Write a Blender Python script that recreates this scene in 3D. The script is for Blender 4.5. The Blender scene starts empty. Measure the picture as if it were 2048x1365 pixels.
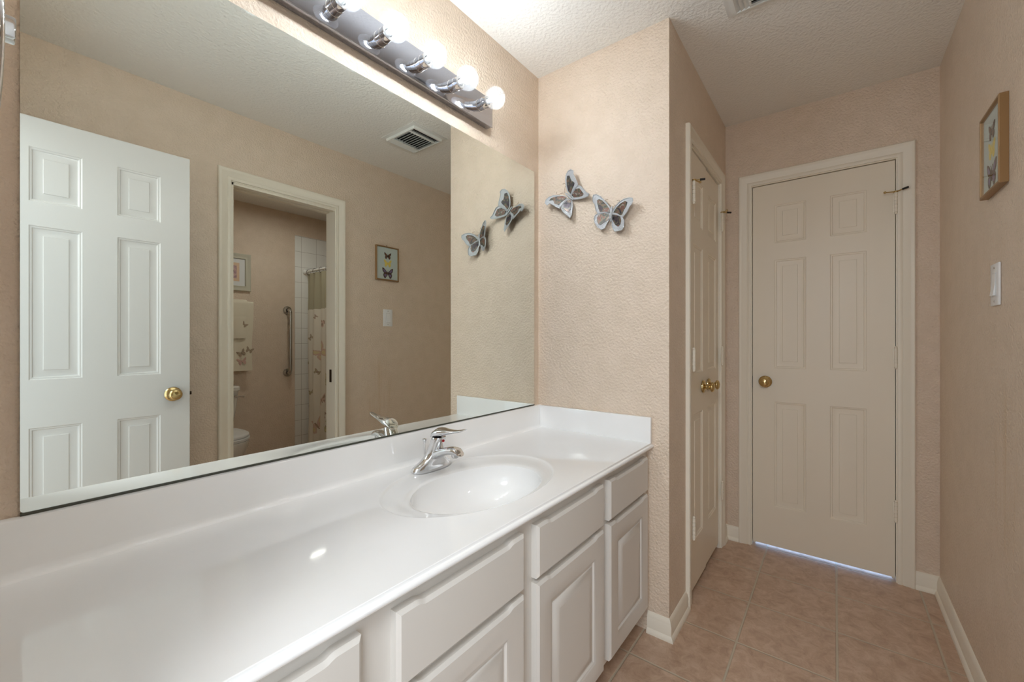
import bpy, bmesh, math, random
from mathutils import Vector, Matrix
random.seed(7)
PI = math.pi
SC = bpy.context.scene
COL = SC.collection

# ------------------------------------------------------------------ camera
CAMY, CAMZ = -1.1305, 1.1731
cam = bpy.data.cameras.new('camera')
cam.sensor_fit = 'HORIZONTAL'; cam.sensor_width = 36.0
cam.lens = 828.22 * 36.0 / 2048.0
cam.shift_y = -1.41 / 2048.0
cam.clip_start = 0.01
camo = bpy.data.objects.new('camera', cam)
camo.location = (0, CAMY, CAMZ)
camo.rotation_euler = (PI / 2, 0, math.radians(37.913 - 90))
COL.objects.link(camo)
SC.camera = camo

# ------------------------------------------------------------------ world, exposure
BULB = 214.0          # radiance of a lamp core
SKY = 1.85
ROOMLAMP = 112.0
w = bpy.data.worlds.new('daylight'); SC.world = w
w.use_nodes = True
bg = w.node_tree.nodes['Background']
bg.inputs[0].default_value = (0.78, 0.89, 1.0, 1)
bg.inputs[1].default_value = SKY
SC.view_settings.view_transform = 'Standard'
SC.view_settings.look = 'None'
SC.view_settings.gamma = 1.0
SC.view_settings.use_curve_mapping = False
SC.view_settings.exposure = 0.45
cy = SC.cycles
cy.use_denoising = True
cy.max_bounces = 12
cy.diffuse_bounces = 8
cy.glossy_bounces = 6
cy.transparent_max_bounces = 16
cy.transmission_bounces = 6
cy.sample_clamp_indirect = 6.0
cy.caustics_reflective = False
cy.caustics_refractive = False

def area_lamp(name, loc, rot, sx, sy, power, color, portal=False):
    l = bpy.data.lights.new(name, 'AREA'); l.shape = 'RECTANGLE'; l.size = sx; l.size_y = sy
    l.energy = power; l.color = color
    if portal: l.cycles.is_portal = True
    o = bpy.data.objects.new(name, l); o.location = loc; o.rotation_euler = rot
    COL.objects.link(o); return o

# daylight comes in through the open doorway behind the camera
area_lamp('entry_portal', (-0.16, -1.015, 1.03), (0, -PI / 2, 0), 2.04, 0.63, 1, (1, 1, 1), True)

DOORFILL = 61.0
BEYOND = 24.0
# unseen fill lamp added outside the entry doorway to brighten countertop and hall
pl_ = bpy.data.lights.new('doorway_fill_lamp', 'POINT'); pl_.energy = DOORFILL; pl_.color = (.95, .98, 1.0); pl_.shadow_soft_size = .30
po_ = bpy.data.objects.new('doorway_fill_lamp', pl_); po_.location = (-.70, -1.30, 2.15); COL.objects.link(po_)

# ------------------------------------------------------------------ dimensions (metres)
H = 2.44
XB, PD = 1.659, 0.619          # end wall of the vanity niche, its depth
XF, W = 2.722, 1.5144          # far wall, right-hand wall
X0 = -0.03                     # wall with the entry doorway
YT = -3.15                     # rear wall of the toilet room
WT = 0.115

# ------------------------------------------------------------------ mesh helpers
class MB:
    def __init__(s): s.v = []; s.f = []; s.m = []; s.sm = []
    def add(s, vs, fs, m=0, smooth=False):
        o = len(s.v); s.v += [tuple(x) for x in vs]
        for f in fs:
            s.f.append([i + o for i in f]); s.m.append(m); s.sm.append(smooth)
        return s
    def quad(s, a, b, c, d, m=0): return s.add([a, b, c, d], [(0, 1, 2, 3)], m)
    def box(s, a, b, bev=0.0, m=0, seg=2):
        x0, x1 = sorted((a[0], b[0])); y0, y1 = sorted((a[1], b[1])); z0, z1 = sorted((a[2], b[2]))
        bm = bmesh.new()
        vs = [bm.verts.new(p) for p in ((x0,y0,z0),(x1,y0,z0),(x1,y1,z0),(x0,y1,z0),(x0,y0,z1),(x1,y0,z1),(x1,y1,z1),(x0,y1,z1))]
        for f in ((0,3,2,1),(4,5,6,7),(0,1,5,4),(1,2,6,5),(2,3,7,6),(3,0,4,7)): bm.faces.new([vs[i] for i in f])
        if bev > 0:
            bev = min(bev, 0.49 * min(x1 - x0, y1 - y0, z1 - z0))
            bmesh.ops.bevel(bm, geom=bm.edges[:], offset=bev, segments=seg, profile=0.5, affect='EDGES')
        bm.verts.index_update()
        s.add([v.co[:] for v in bm.verts], [[v.index for v in f.verts] for f in bm.faces], m, bev > 0)
        bm.free(); return s
    def rings(s, rings, cap0=True, cap1=True, m=0, smooth=True, closed=True):
        n = len(rings[0]); vs = [p for r in rings for p in r]; fs = []
        for i in range(len(rings) - 1):
            for j in range(n if closed else n - 1):
                k = (j + 1) % n
                fs.append((i*n + j, i*n + k, (i+1)*n + k, (i+1)*n + j))
        s.add(vs, fs, m, smooth)
        if cap0: s.add(rings[0], [list(range(n))[::-1]], m, False)
        if cap1: s.add(rings[-1], [list(range(n))], m, False)
        return s
    def lathe(s, org, axis, prof, seg=28, m=0, cap0=False, cap1=False, smooth=True):
        ax = Vector(axis).normalized(); t = Vector((0,0,1)) if abs(ax.z) < .9 else Vector((1,0,0))
        u = ax.cross(t).normalized(); v = ax.cross(u); o = Vector(org)
        rs = [[o + ax*h + (u*math.cos(a) + v*math.sin(a))*max(r, 1e-5) for a in [2*PI*k/seg for k in range(seg)]] for r, h in prof]
        return s.rings(rs, cap0, cap1, m, smooth)
    def cyl(s, p, q, r, r2=None, seg=20, m=0):
        p = Vector(p); q = Vector(q); L = (q - p).length
        return s.lathe(p, q - p, [(r, 0), (r if r2 is None else r2, L)], seg, m, True, True)
    def ball(s, c, r, m=0, seg=20, n=12, sc=(1,1,1)):
        rs = []
        for i in range(n + 1):
            t = PI * i / n
            rs.append([(c[0] + sc[0]*r*math.sin(t)*math.cos(a) + 0, c[1] + sc[1]*r*math.sin(t)*math.sin(a), c[2] + sc[2]*r*math.cos(t)) for a in [2*PI*k/seg for k in range(seg)]])
        return s.rings(rs, False, False, m)
    def tube(s, pts, r, seg=12, m=0, closed=False):
        P = [Vector(p) for p in pts]; n = len(P); rs = []; up = None
        R = r if isinstance(r, (list, tuple)) else [r]*n
        for i in range(n):
            a = P[i-1] if (i > 0 or closed) else P[i]; b = P[(i+1) % n] if (i < n-1 or closed) else P[i]
            t = (b - a).normalized()
            if up is None:
                up = Vector((0,0,1)) if abs(t.z) < .9 else Vector((1,0,0))
            up = (up - t*up.dot(t)).normalized(); sd = t.cross(up)
            rs.append([P[i] + (up*math.cos(k) + sd*math.sin(k))*R[i] for k in [2*PI*j/seg for j in range(seg)]])
        if closed: rs.append(rs[0])
        return s.rings(rs, not closed, not closed, m)
    def loft(s, secs, seg=28, m=0, cap0=True, cap1=True, pw=2.0):
        # secs: (centre, half-axis vector u, half-axis vector v)
        rs = []
        for c, u, v in secs:
            c = Vector(c); u = Vector(u); v = Vector(v); r = []
            for k in range(seg):
                a = 2*PI*k/seg; ca, sa = math.cos(a), math.sin(a)
                e = 2.0/pw
                r.append(c + u*math.copysign(abs(ca)**e, ca) + v*math.copysign(abs(sa)**e, sa))
            rs.append(r)
        return s.rings(rs, cap0, cap1, m)
    def prism(s, outline, off, m=0, mside=None):
        n = len(outline); a = [Vector(p) for p in outline]; b = [p + Vector(off) for p in a]
        s.add(a + b, [list(range(n))[::-1], [n + i for i in range(n)]], m)
        s.add(a + b, [(i, (i+1) % n, n + (i+1) % n, n + i) for i in range(n)], m if mside is None else mside)
        return s

ROOT = {}
def put(name, mb, mats, parent=None):
    """Link one mesh object; vertices are given in world space, stored relative to the thing's base."""
    base = Vector((0,0,0))
    p = parent
    while p is not None:
        if p.name in ROOT: base = ROOT[p.name]; break
        p = p.parent
    me = bpy.data.meshes.new(name)
    bm = bmesh.new()
    vs = [bm.verts.new(Vector(v) - base) for v in mb.v]
    bm.verts.ensure_lookup_table()
    for f, m, sm in zip(mb.f, mb.m, mb.sm):
        if len(set(f)) < 3: continue
        try: nf = bm.faces.new([vs[i] for i in f])
        except ValueError: continue
        nf.material_index = m; nf.smooth = sm
    bmesh.ops.remove_doubles(bm, verts=bm.verts[:], dist=2e-5)
    bmesh.ops.recalc_face_normals(bm, faces=bm.faces[:])
    bm.to_mesh(me); bm.free()
    if not isinstance(mats, (list, tuple)): mats = [mats]
    for m in mats: me.materials.append(m)
    try: me.set_sharp_from_angle(angle=math.radians(38))
    except Exception: pass
    o = bpy.data.objects.new(name, me); COL.objects.link(o)
    if parent is not None: o.parent = parent
    return o

def tag(o, label, cat, group=None, kind=None):
    o['label'] = label; o['category'] = cat
    if group: o['group'] = group
    if kind: o['kind'] = kind
    return o
def thing(name, label, cat, loc, group=None, kind=None):
    o = bpy.data.objects.new(name, None); o.empty_display_size = 0.05
    o.location = loc; COL.objects.link(o); ROOT[o.name] = Vector(loc)
    return tag(o, label, cat, group, kind)
def struct(name, mb, mats, label, cat, parent=None):
    o = put(name, mb, mats, parent)
    return tag(o, label, cat, None, 'structure')

# ------------------------------------------------------------------ materials
def lin(c):
    return tuple(((x/255)/12.92 if x/255 <= .04045 else ((x/255 + .055)/1.055)**2.4) for x in c)
def mat(name, rgb, rough=.5, metal=0.0, spec=.5, bump=None, mottle=None, coat=0.0):
    m = bpy.data.materials.new(name); m.use_nodes = True
    nt = m.node_tree; b = nt.nodes['Principled BSDF']
    c = lin(rgb)
    b.inputs['Base Color'].default_value = (*c, 1)
    b.inputs['Roughness'].default_value = rough
    b.inputs['Metallic'].default_value = metal
    b.inputs['Specular IOR Level'].default_value = spec
    b.inputs['Coat Weight'].default_value = coat
    tc = nt.nodes.new('ShaderNodeTexCoord')
    if mottle:
        rgb2, sc, det = mottle
        n = nt.nodes.new('ShaderNodeTexNoise'); n.inputs['Scale'].default_value = sc; n.inputs['Detail'].default_value = det
        nt.links.new(tc.outputs['Object'], n.inputs['Vector'])
        r = nt.nodes.new('ShaderNodeValToRGB')
        r.color_ramp.elements[0].position = .35; r.color_ramp.elements[1].position = .65
        r.color_ramp.elements[0].color = (*c, 1); r.color_ramp.elements[1].color = (*lin(rgb2), 1)
        nt.links.new(n.outputs['Fac'], r.inputs['Fac']); nt.links.new(r.outputs['Color'], b.inputs['Base Color'])
    if bump:
        sc, strength, dist, det = bump
        n = nt.nodes.new('ShaderNodeTexNoise'); n.inputs['Scale'].default_value = sc; n.inputs['Detail'].default_value = det
        nt.links.new(tc.outputs['Object'], n.inputs['Vector'])
        bp = nt.nodes.new('ShaderNodeBump'); bp.inputs['Strength'].default_value = strength; bp.inputs['Distance'].default_value = dist
        nt.links.new(n.outputs['Fac'], bp.inputs['Height']); nt.links.new(bp.outputs['Normal'], b.inputs['Normal'])
    return m

M = {}
M['wall'] = mat('tan_orange_peel_paint', (219,201,181), .42, bump=(105, 1.0, .0055, 2.5), mottle=((224,206,187), 14, 4))
def stained_wall():
    m = M['wall'].copy(); m.name = 'tan_paint_with_drip_stains'
    nt = m.node_tree; b = nt.nodes['Principled BSDF']; L = nt.links; N = nt.nodes.new
    src = b.inputs['Base Color'].links[0].from_socket
    tc = N('ShaderNodeTexCoord'); mp = N('ShaderNodeMapping'); mp.inputs['Scale'].default_value = (60, 1, 3)
    L.new(tc.outputs['Object'], mp.inputs[0])
    n = N('ShaderNodeTexNoise'); n.inputs['Scale'].default_value = 1; n.inputs['Detail'].default_value = 3; L.new(mp.outputs[0], n.inputs['Vector'])
    m2 = N('ShaderNodeMapping'); m2.vector_type = 'POINT'; m2.inputs['Location'].default_value = (-1.80/.13, 0, -.78/.30); m2.inputs['Scale'].default_value = (1/.13, 0, 1/.30)
    L.new(tc.outputs['Object'], m2.inputs[0])
    g = N('ShaderNodeTexGradient'); g.gradient_type = 'SPHERICAL'; L.new(m2.outputs[0], g.inputs[0])
    r = N('ShaderNodeMapRange'); r.inputs['From Min'].default_value = .45; r.inputs['From Max'].default_value = .72; r.inputs['To Max'].default_value = .75
    L.new(n.outputs['Fac'], r.inputs['Value'])
    k = N('ShaderNodeMath'); k.operation = 'MULTIPLY'; L.new(r.outputs['Result'], k.inputs[0]); L.new(g.outputs['Fac'], k.inputs[1])
    mx = N('ShaderNodeMix'); mx.data_type = 'RGBA'; L.new(k.outputs[0], mx.inputs['Factor']); L.new(src, mx.inputs['A'])
    mx.inputs['B'].default_value = (*lin((196,160,104)), 1); L.new(mx.outputs['Result'], b.inputs['Base Color'])
    return m
M['wallstain'] = stained_wall()
M['ceiling'] = mat('white_knockdown_ceiling', (234,232,227), .8, bump=(80, .8, .006, 3))
M['trim'] = mat('cream_trim_paint', (235,228,213), .4, bump=(30, .06, .002, 2))
M['door'] = mat('cream_door_paint', (232,223,206), .38, bump=(40, .05, .001, 2))
M['doorwhite'] = mat('white_door_paint', (216,214,210), .42, bump=(60, .06, .001, 3))
M['cab'] = mat('white_cabinet_paint', (216,212,206), .35, bump=(25, .05, .001, 2))
M['marble'] = mat('white_cultured_marble', (243,243,243), .07, coat=.3, mottle=((240,240,239), 5, 3))
M['chrome'] = mat('chrome', (225,226,228), .06, 1.0)
M['barchrome'] = mat('mirror_chrome', (176,178,188), .07, 1.0)
M['brass'] = mat('polished_brass', (206,182,130), .16, 1.0)
M['steel'] = mat('brushed_steel', (190,188,184), .25, 1.0)
M['mirror'] = mat('silvered_glass', (236,240,234), .0, 1.0)
M['edge'] = mat('mirror_edge', (70,72,62), .4)
M['black'] = mat('black_rubber', (28,26,24), .6)
M['bronze'] = mat('dark_bronze', (60,46,32), .4, .6)
M['plastic'] = mat('white_plastic', (236,237,238), .3)
M['switchshade'] = mat('shaded_white_plastic', (196,197,198), .35)  # white plastic greyed to put the shaded gap round the rocker into colour
M['ventmetal'] = mat('white_enamelled_metal', (226,226,222), .35)
M['dark'] = mat('duct_shade_black', (22,21,20), .9)
M['porcelain'] = mat('white_porcelain', (232,231,226), .1, coat=.4)
M['towel'] = mat('cream_terry', (230,222,202), .95, bump=(500, .5, .002, 2))
M['embro'] = mat('brown_embroidery', (172,154,132), .9)
M['embropink'] = mat('pink_embroidery', (206,172,158), .9)
M['curtop'] = mat('olive_voile', (172,166,142), .8)
M['curtain'] = mat('cream_curtain_cloth', (224,219,206), .85)
M['printpink'] = mat('dusty_pink_print', (206,178,162), .85)
M['printyel'] = mat('golden_print', (212,198,156), .85)
M['printbrown'] = mat('brown_print', (166,146,130), .85)
M['printgreen'] = mat('olive_print', (182,177,142), .85)
M['walltile_w'] = mat('white_rod', (238,238,236), .25)
M['goldwood'] = mat('gilded_wood', (150,116,76), .4, .25)
M['paper'] = mat('pale_blue_paper', (196,208,204), .8)
M['bfbrown'] = mat('dark_brown_wing', (58,46,42), .7, mottle=((92,66,48), 220, 2))
M['bforange'] = mat('orange_wing', (130,74,40), .7, mottle=((50,34,28), 260, 2))
M['bfyellow'] = mat('yellow_wing', (226,204,104), .7)
M['bfviolet'] = mat('violet_wing_sheen', (120,104,140), .6)
M['silver'] = mat('hammered_silver', (192,195,199), .36, .75, bump=(300, .9, .004, 2))
M['antenna'] = mat('copper_wire', (140,112,84), .35, .8)
M['greyframe'] = mat('grey_green_frame', (196,192,174), .5, bump=(260, .6, .003, 2))
M['mat_board'] = mat('white_mat_board', (224,226,226), .9)
M['peach'] = mat('peach_paper', (226,196,168), .9)
M['mauve'] = mat('mauve_print', (160,128,142), .9, mottle=((206,176,170), 60, 3))
M['petal'] = mat('dark_petal', (84,66,74), .9)
M['red'] = mat('red_dot', (170,40,44), .4)

def enamel():
    m = bpy.data.materials.new('abalone_enamel'); m.use_nodes = True
    nt = m.node_tree; b = nt.nodes['Principled BSDF']
    tc = nt.nodes.new('ShaderNodeTexCoord')
    n = nt.nodes.new('ShaderNodeTexNoise'); n.inputs['Scale'].default_value = 34; n.inputs['Detail'].default_value = 5; n.inputs['Distortion'].default_value = 1.2
    nt.links.new(tc.outputs['Object'], n.inputs['Vector'])
    r = nt.nodes.new('ShaderNodeValToRGB'); e = r.color_ramp.elements
    e[0].position = .30; e[0].color = (*lin((34,34,36)), 1)
    e[1].position = .72; e[1].color = (*lin((186,180,168)), 1)
    for p, c in ((.40,(78,66,74)), (.47,(74,80,68)), (.53,(122,112,96)), (.58,(124,74,64)), (.62,(104,98,90))):
        x = e.new(p); x.color = (*lin(c), 1)
    nt.links.new(n.outputs['Fac'], r.inputs['Fac']); nt.links.new(r.outputs['Color'], b.inputs['Base Color'])
    b.inputs['Roughness'].default_value = .25; b.inputs['Metallic'].default_value = .3
    return m
M['enamel'] = enamel()

def floor_mat():
    m = bpy.data.materials.new('mottled_ceramic_floor_tile'); m.use_nodes = True
    nt = m.node_tree; b = nt.nodes['Principled BSDF']; L = nt.links
    N = nt.nodes.new
    tc = N('ShaderNodeTexCoord'); sx = N('ShaderNodeSeparateXYZ'); L.new(tc.outputs['Object'], sx.inputs[0])
    def math_(op, a, bv=None, c=None):
        n = N('ShaderNodeMath'); n.operation = op
        for i, v in enumerate((a, bv, c)):
            if v is None: continue
            if isinstance(v, (int, float)): n.inputs[i].default_value = v
            else: L.new(v, n.inputs[i])
        return n.outputs[0]
    P = .3085
    def cell(sock, off):
        t = math_('DIVIDE', math_('ADD', sock, off), P)
        fr = math_('FRACT', t); fl = math_('FLOOR', t)
        d = math_('MINIMUM', fr, math_('SUBTRACT', 1.0, fr))
        return d, fl
    dx, fx = cell(sx.outputs[0], -2.1135 + P*20)
    dy, fy = cell(sx.outputs[1], 1.138 + P*20)
    d = math_('MINIMUM', dx, dy)
    g = N('ShaderNodeMapRange'); g.inputs['From Min'].default_value = .008; g.inputs['From Max'].default_value = .016
    L.new(d, g.inputs['Value'])
    cid = N('ShaderNodeCombineXYZ'); L.new(fx, cid.inputs[0]); L.new(fy, cid.inputs[1])
    wn = N('ShaderNodeTexWhiteNoise'); L.new(cid.outputs[0], wn.inputs['Vector'])
    off = N('ShaderNodeVectorMath'); off.operation = 'MULTIPLY_ADD'
    L.new(wn.outputs['Color'], off.inputs[0]); off.inputs[1].default_value = (9,9,9); L.new(tc.outputs['Object'], off.inputs[2])
    n1 = N('ShaderNodeTexNoise'); n1.inputs['Scale'].default_value = 20; n1.inputs['Detail'].default_value = 8; n1.inputs['Roughness'].default_value = .7; n1.inputs['Distortion'].default_value = .6
    L.new(off.outputs[0], n1.inputs['Vector'])
    r = N('ShaderNodeValToRGB'); e = r.color_ramp.elements
    e[0].position = .3; e[0].color = (*lin((166,138,116)), 1); e[1].position = .7; e[1].color = (*lin((208,184,164)), 1)
    x = e.new(.5); x.color = (*lin((190,162,140)), 1)
    L.new(n1.outputs['Fac'], r.inputs['Fac'])
    mx = N('ShaderNodeMix'); mx.data_type = 'RGBA'
    L.new(g.outputs['Result'], mx.inputs['Factor'])
    mx.inputs['A'].default_value = (*lin((188,176,156)), 1)
    L.new(r.outputs['Color'], mx.inputs['B'])
    L.new(mx.outputs['Result'], b.inputs['Base Color'])
    b.inputs['Roughness'].default_value = .33
    bp = N('ShaderNodeBump'); bp.inputs['Strength'].default_value = .6; bp.inputs['Distance'].default_value = .003
    L.new(g.outputs['Result'], bp.inputs['Height']); L.new(bp.outputs['Normal'], b.inputs['Normal'])
    return m
M['floor'] = floor_mat()

def walltile():
    m = bpy.data.materials.new('white_glazed_wall_tile'); m.use_nodes = True
    nt = m.node_tree; b = nt.nodes['Principled BSDF']; L = nt.links; N = nt.nodes.new
    tc = N('ShaderNodeTexCoord')
    mp = N('ShaderNodeMapping'); mp.inputs['Rotation'].default_value = (PI/2, 0, 0); L.new(tc.outputs['Object'], mp.inputs['Vector'])
    mp.inputs['Location'].default_value = (-1.997, 2.222, 0)
    br = N('ShaderNodeTexBrick'); br.offset = 0; br.inputs['Scale'].default_value = 1
    br.inputs['Mortar Size'].default_value = .0016; br.inputs['Brick Width'].default_value = .1545; br.inputs['Row Height'].default_value = .1545
    c = (*lin((236,236,232)), 1)
    br.inputs['Color1'].default_value = c; br.inputs['Color2'].default_value = c
    br.inputs['Mortar'].default_value = (*lin((176,172,164)), 1)
    L.new(mp.outputs[0], br.inputs['Vector']); L.new(br.outputs['Color'], b.inputs['Base Color'])
    b.inputs['Roughness'].default_value = .12
    return m
M['walltile'] = walltile()

def front_only(nt, src, dst):
    g = nt.nodes.new('ShaderNodeNewGeometry'); a = nt.nodes.new('ShaderNodeMath'); a.operation = 'SUBTRACT'; a.inputs[0].default_value = 1
    nt.links.new(g.outputs['Backfacing'], a.inputs[1])
    b = nt.nodes.new('ShaderNodeMath'); b.operation = 'MULTIPLY'
    nt.links.new(a.outputs[0], b.inputs[0]); nt.links.new(src, b.inputs[1]); nt.links.new(b.outputs[0], dst)
def globe_glass():
    m = bpy.data.materials.new('clear_globe_glass'); m.use_nodes = True
    nt = m.node_tree; nt.nodes.clear(); N = nt.nodes.new; L = nt.links
    out = N('ShaderNodeOutputMaterial')
    tr = N('ShaderNodeBsdfTransparent'); gl = N('ShaderNodeBsdfGlossy'); gl.inputs['Roughness'].default_value = .03
    tl = N('ShaderNodeBsdfTranslucent'); tl.inputs['Color'].default_value = (.95,.97,1,1)
    lw = N('ShaderNodeLayerWeight'); lw.inputs['Blend'].default_value = .22
    # glass looks thicker, so darker, towards the rim
    rim = N('ShaderNodeValToRGB'); rim.color_ramp.elements[0].position = .55; rim.color_ramp.elements[0].color = (1,1,1,1)
    rim.color_ramp.elements[1].position = .97; rim.color_ramp.elements[1].color = (.62,.66,.70,1)
    L.new(lw.outputs['Facing'], rim.inputs['Fac']); L.new(rim.outputs['Color'], tr.inputs['Color'])
    m1 = N('ShaderNodeMixShader'); m1.inputs['Fac'].default_value = .014
    L.new(tr.outputs[0], m1.inputs[1]); L.new(tl.outputs[0], m1.inputs[2])
    m2 = N('ShaderNodeMixShader'); front_only(nt, lw.outputs['Fresnel'], m2.inputs['Fac'])
    L.new(m1.outputs[0], m2.inputs[1]); L.new(gl.outputs[0], m2.inputs[2])
    L.new(m2.outputs[0], out.inputs['Surface'])
    return m
M['globe'] = globe_glass()
def pane_glass():
    m = bpy.data.materials.new('picture_glass'); m.use_nodes = True
    nt = m.node_tree; nt.nodes.clear(); N = nt.nodes.new; L = nt.links
    out = N('ShaderNodeOutputMaterial'); tr = N('ShaderNodeBsdfTransparent'); gl = N('ShaderNodeBsdfGlossy'); gl.inputs['Roughness'].default_value = .02
    fr = N('ShaderNodeFresnel'); fr.inputs['IOR'].default_value = 1.25
    m2 = N('ShaderNodeMixShader'); front_only(nt, fr.outputs[0], m2.inputs['Fac']); L.new(tr.outputs[0], m2.inputs[1]); L.new(gl.outputs[0], m2.inputs[2])
    L.new(m2.outputs[0], out.inputs['Surface']); return m
M['pane'] = pane_glass()
def emit(name, c, s):
    m = bpy.data.materials.new(name); m.use_nodes = True; nt = m.node_tree; nt.nodes.clear()
    e = nt.nodes.new('ShaderNodeEmission'); e.inputs[0].default_value = (*c, 1); e.inputs[1].default_value = s
    o = nt.nodes.new('ShaderNodeOutputMaterial'); nt.links.new(e.outputs[0], o.inputs[0]); return m
M['lamp'] = emit('lit_lamp_core', (.87, .95, 1.0), BULB)
M['roomlamp'] = emit('lit_ceiling_globe', (1.0, .97, .92), ROOMLAMP)
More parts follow.
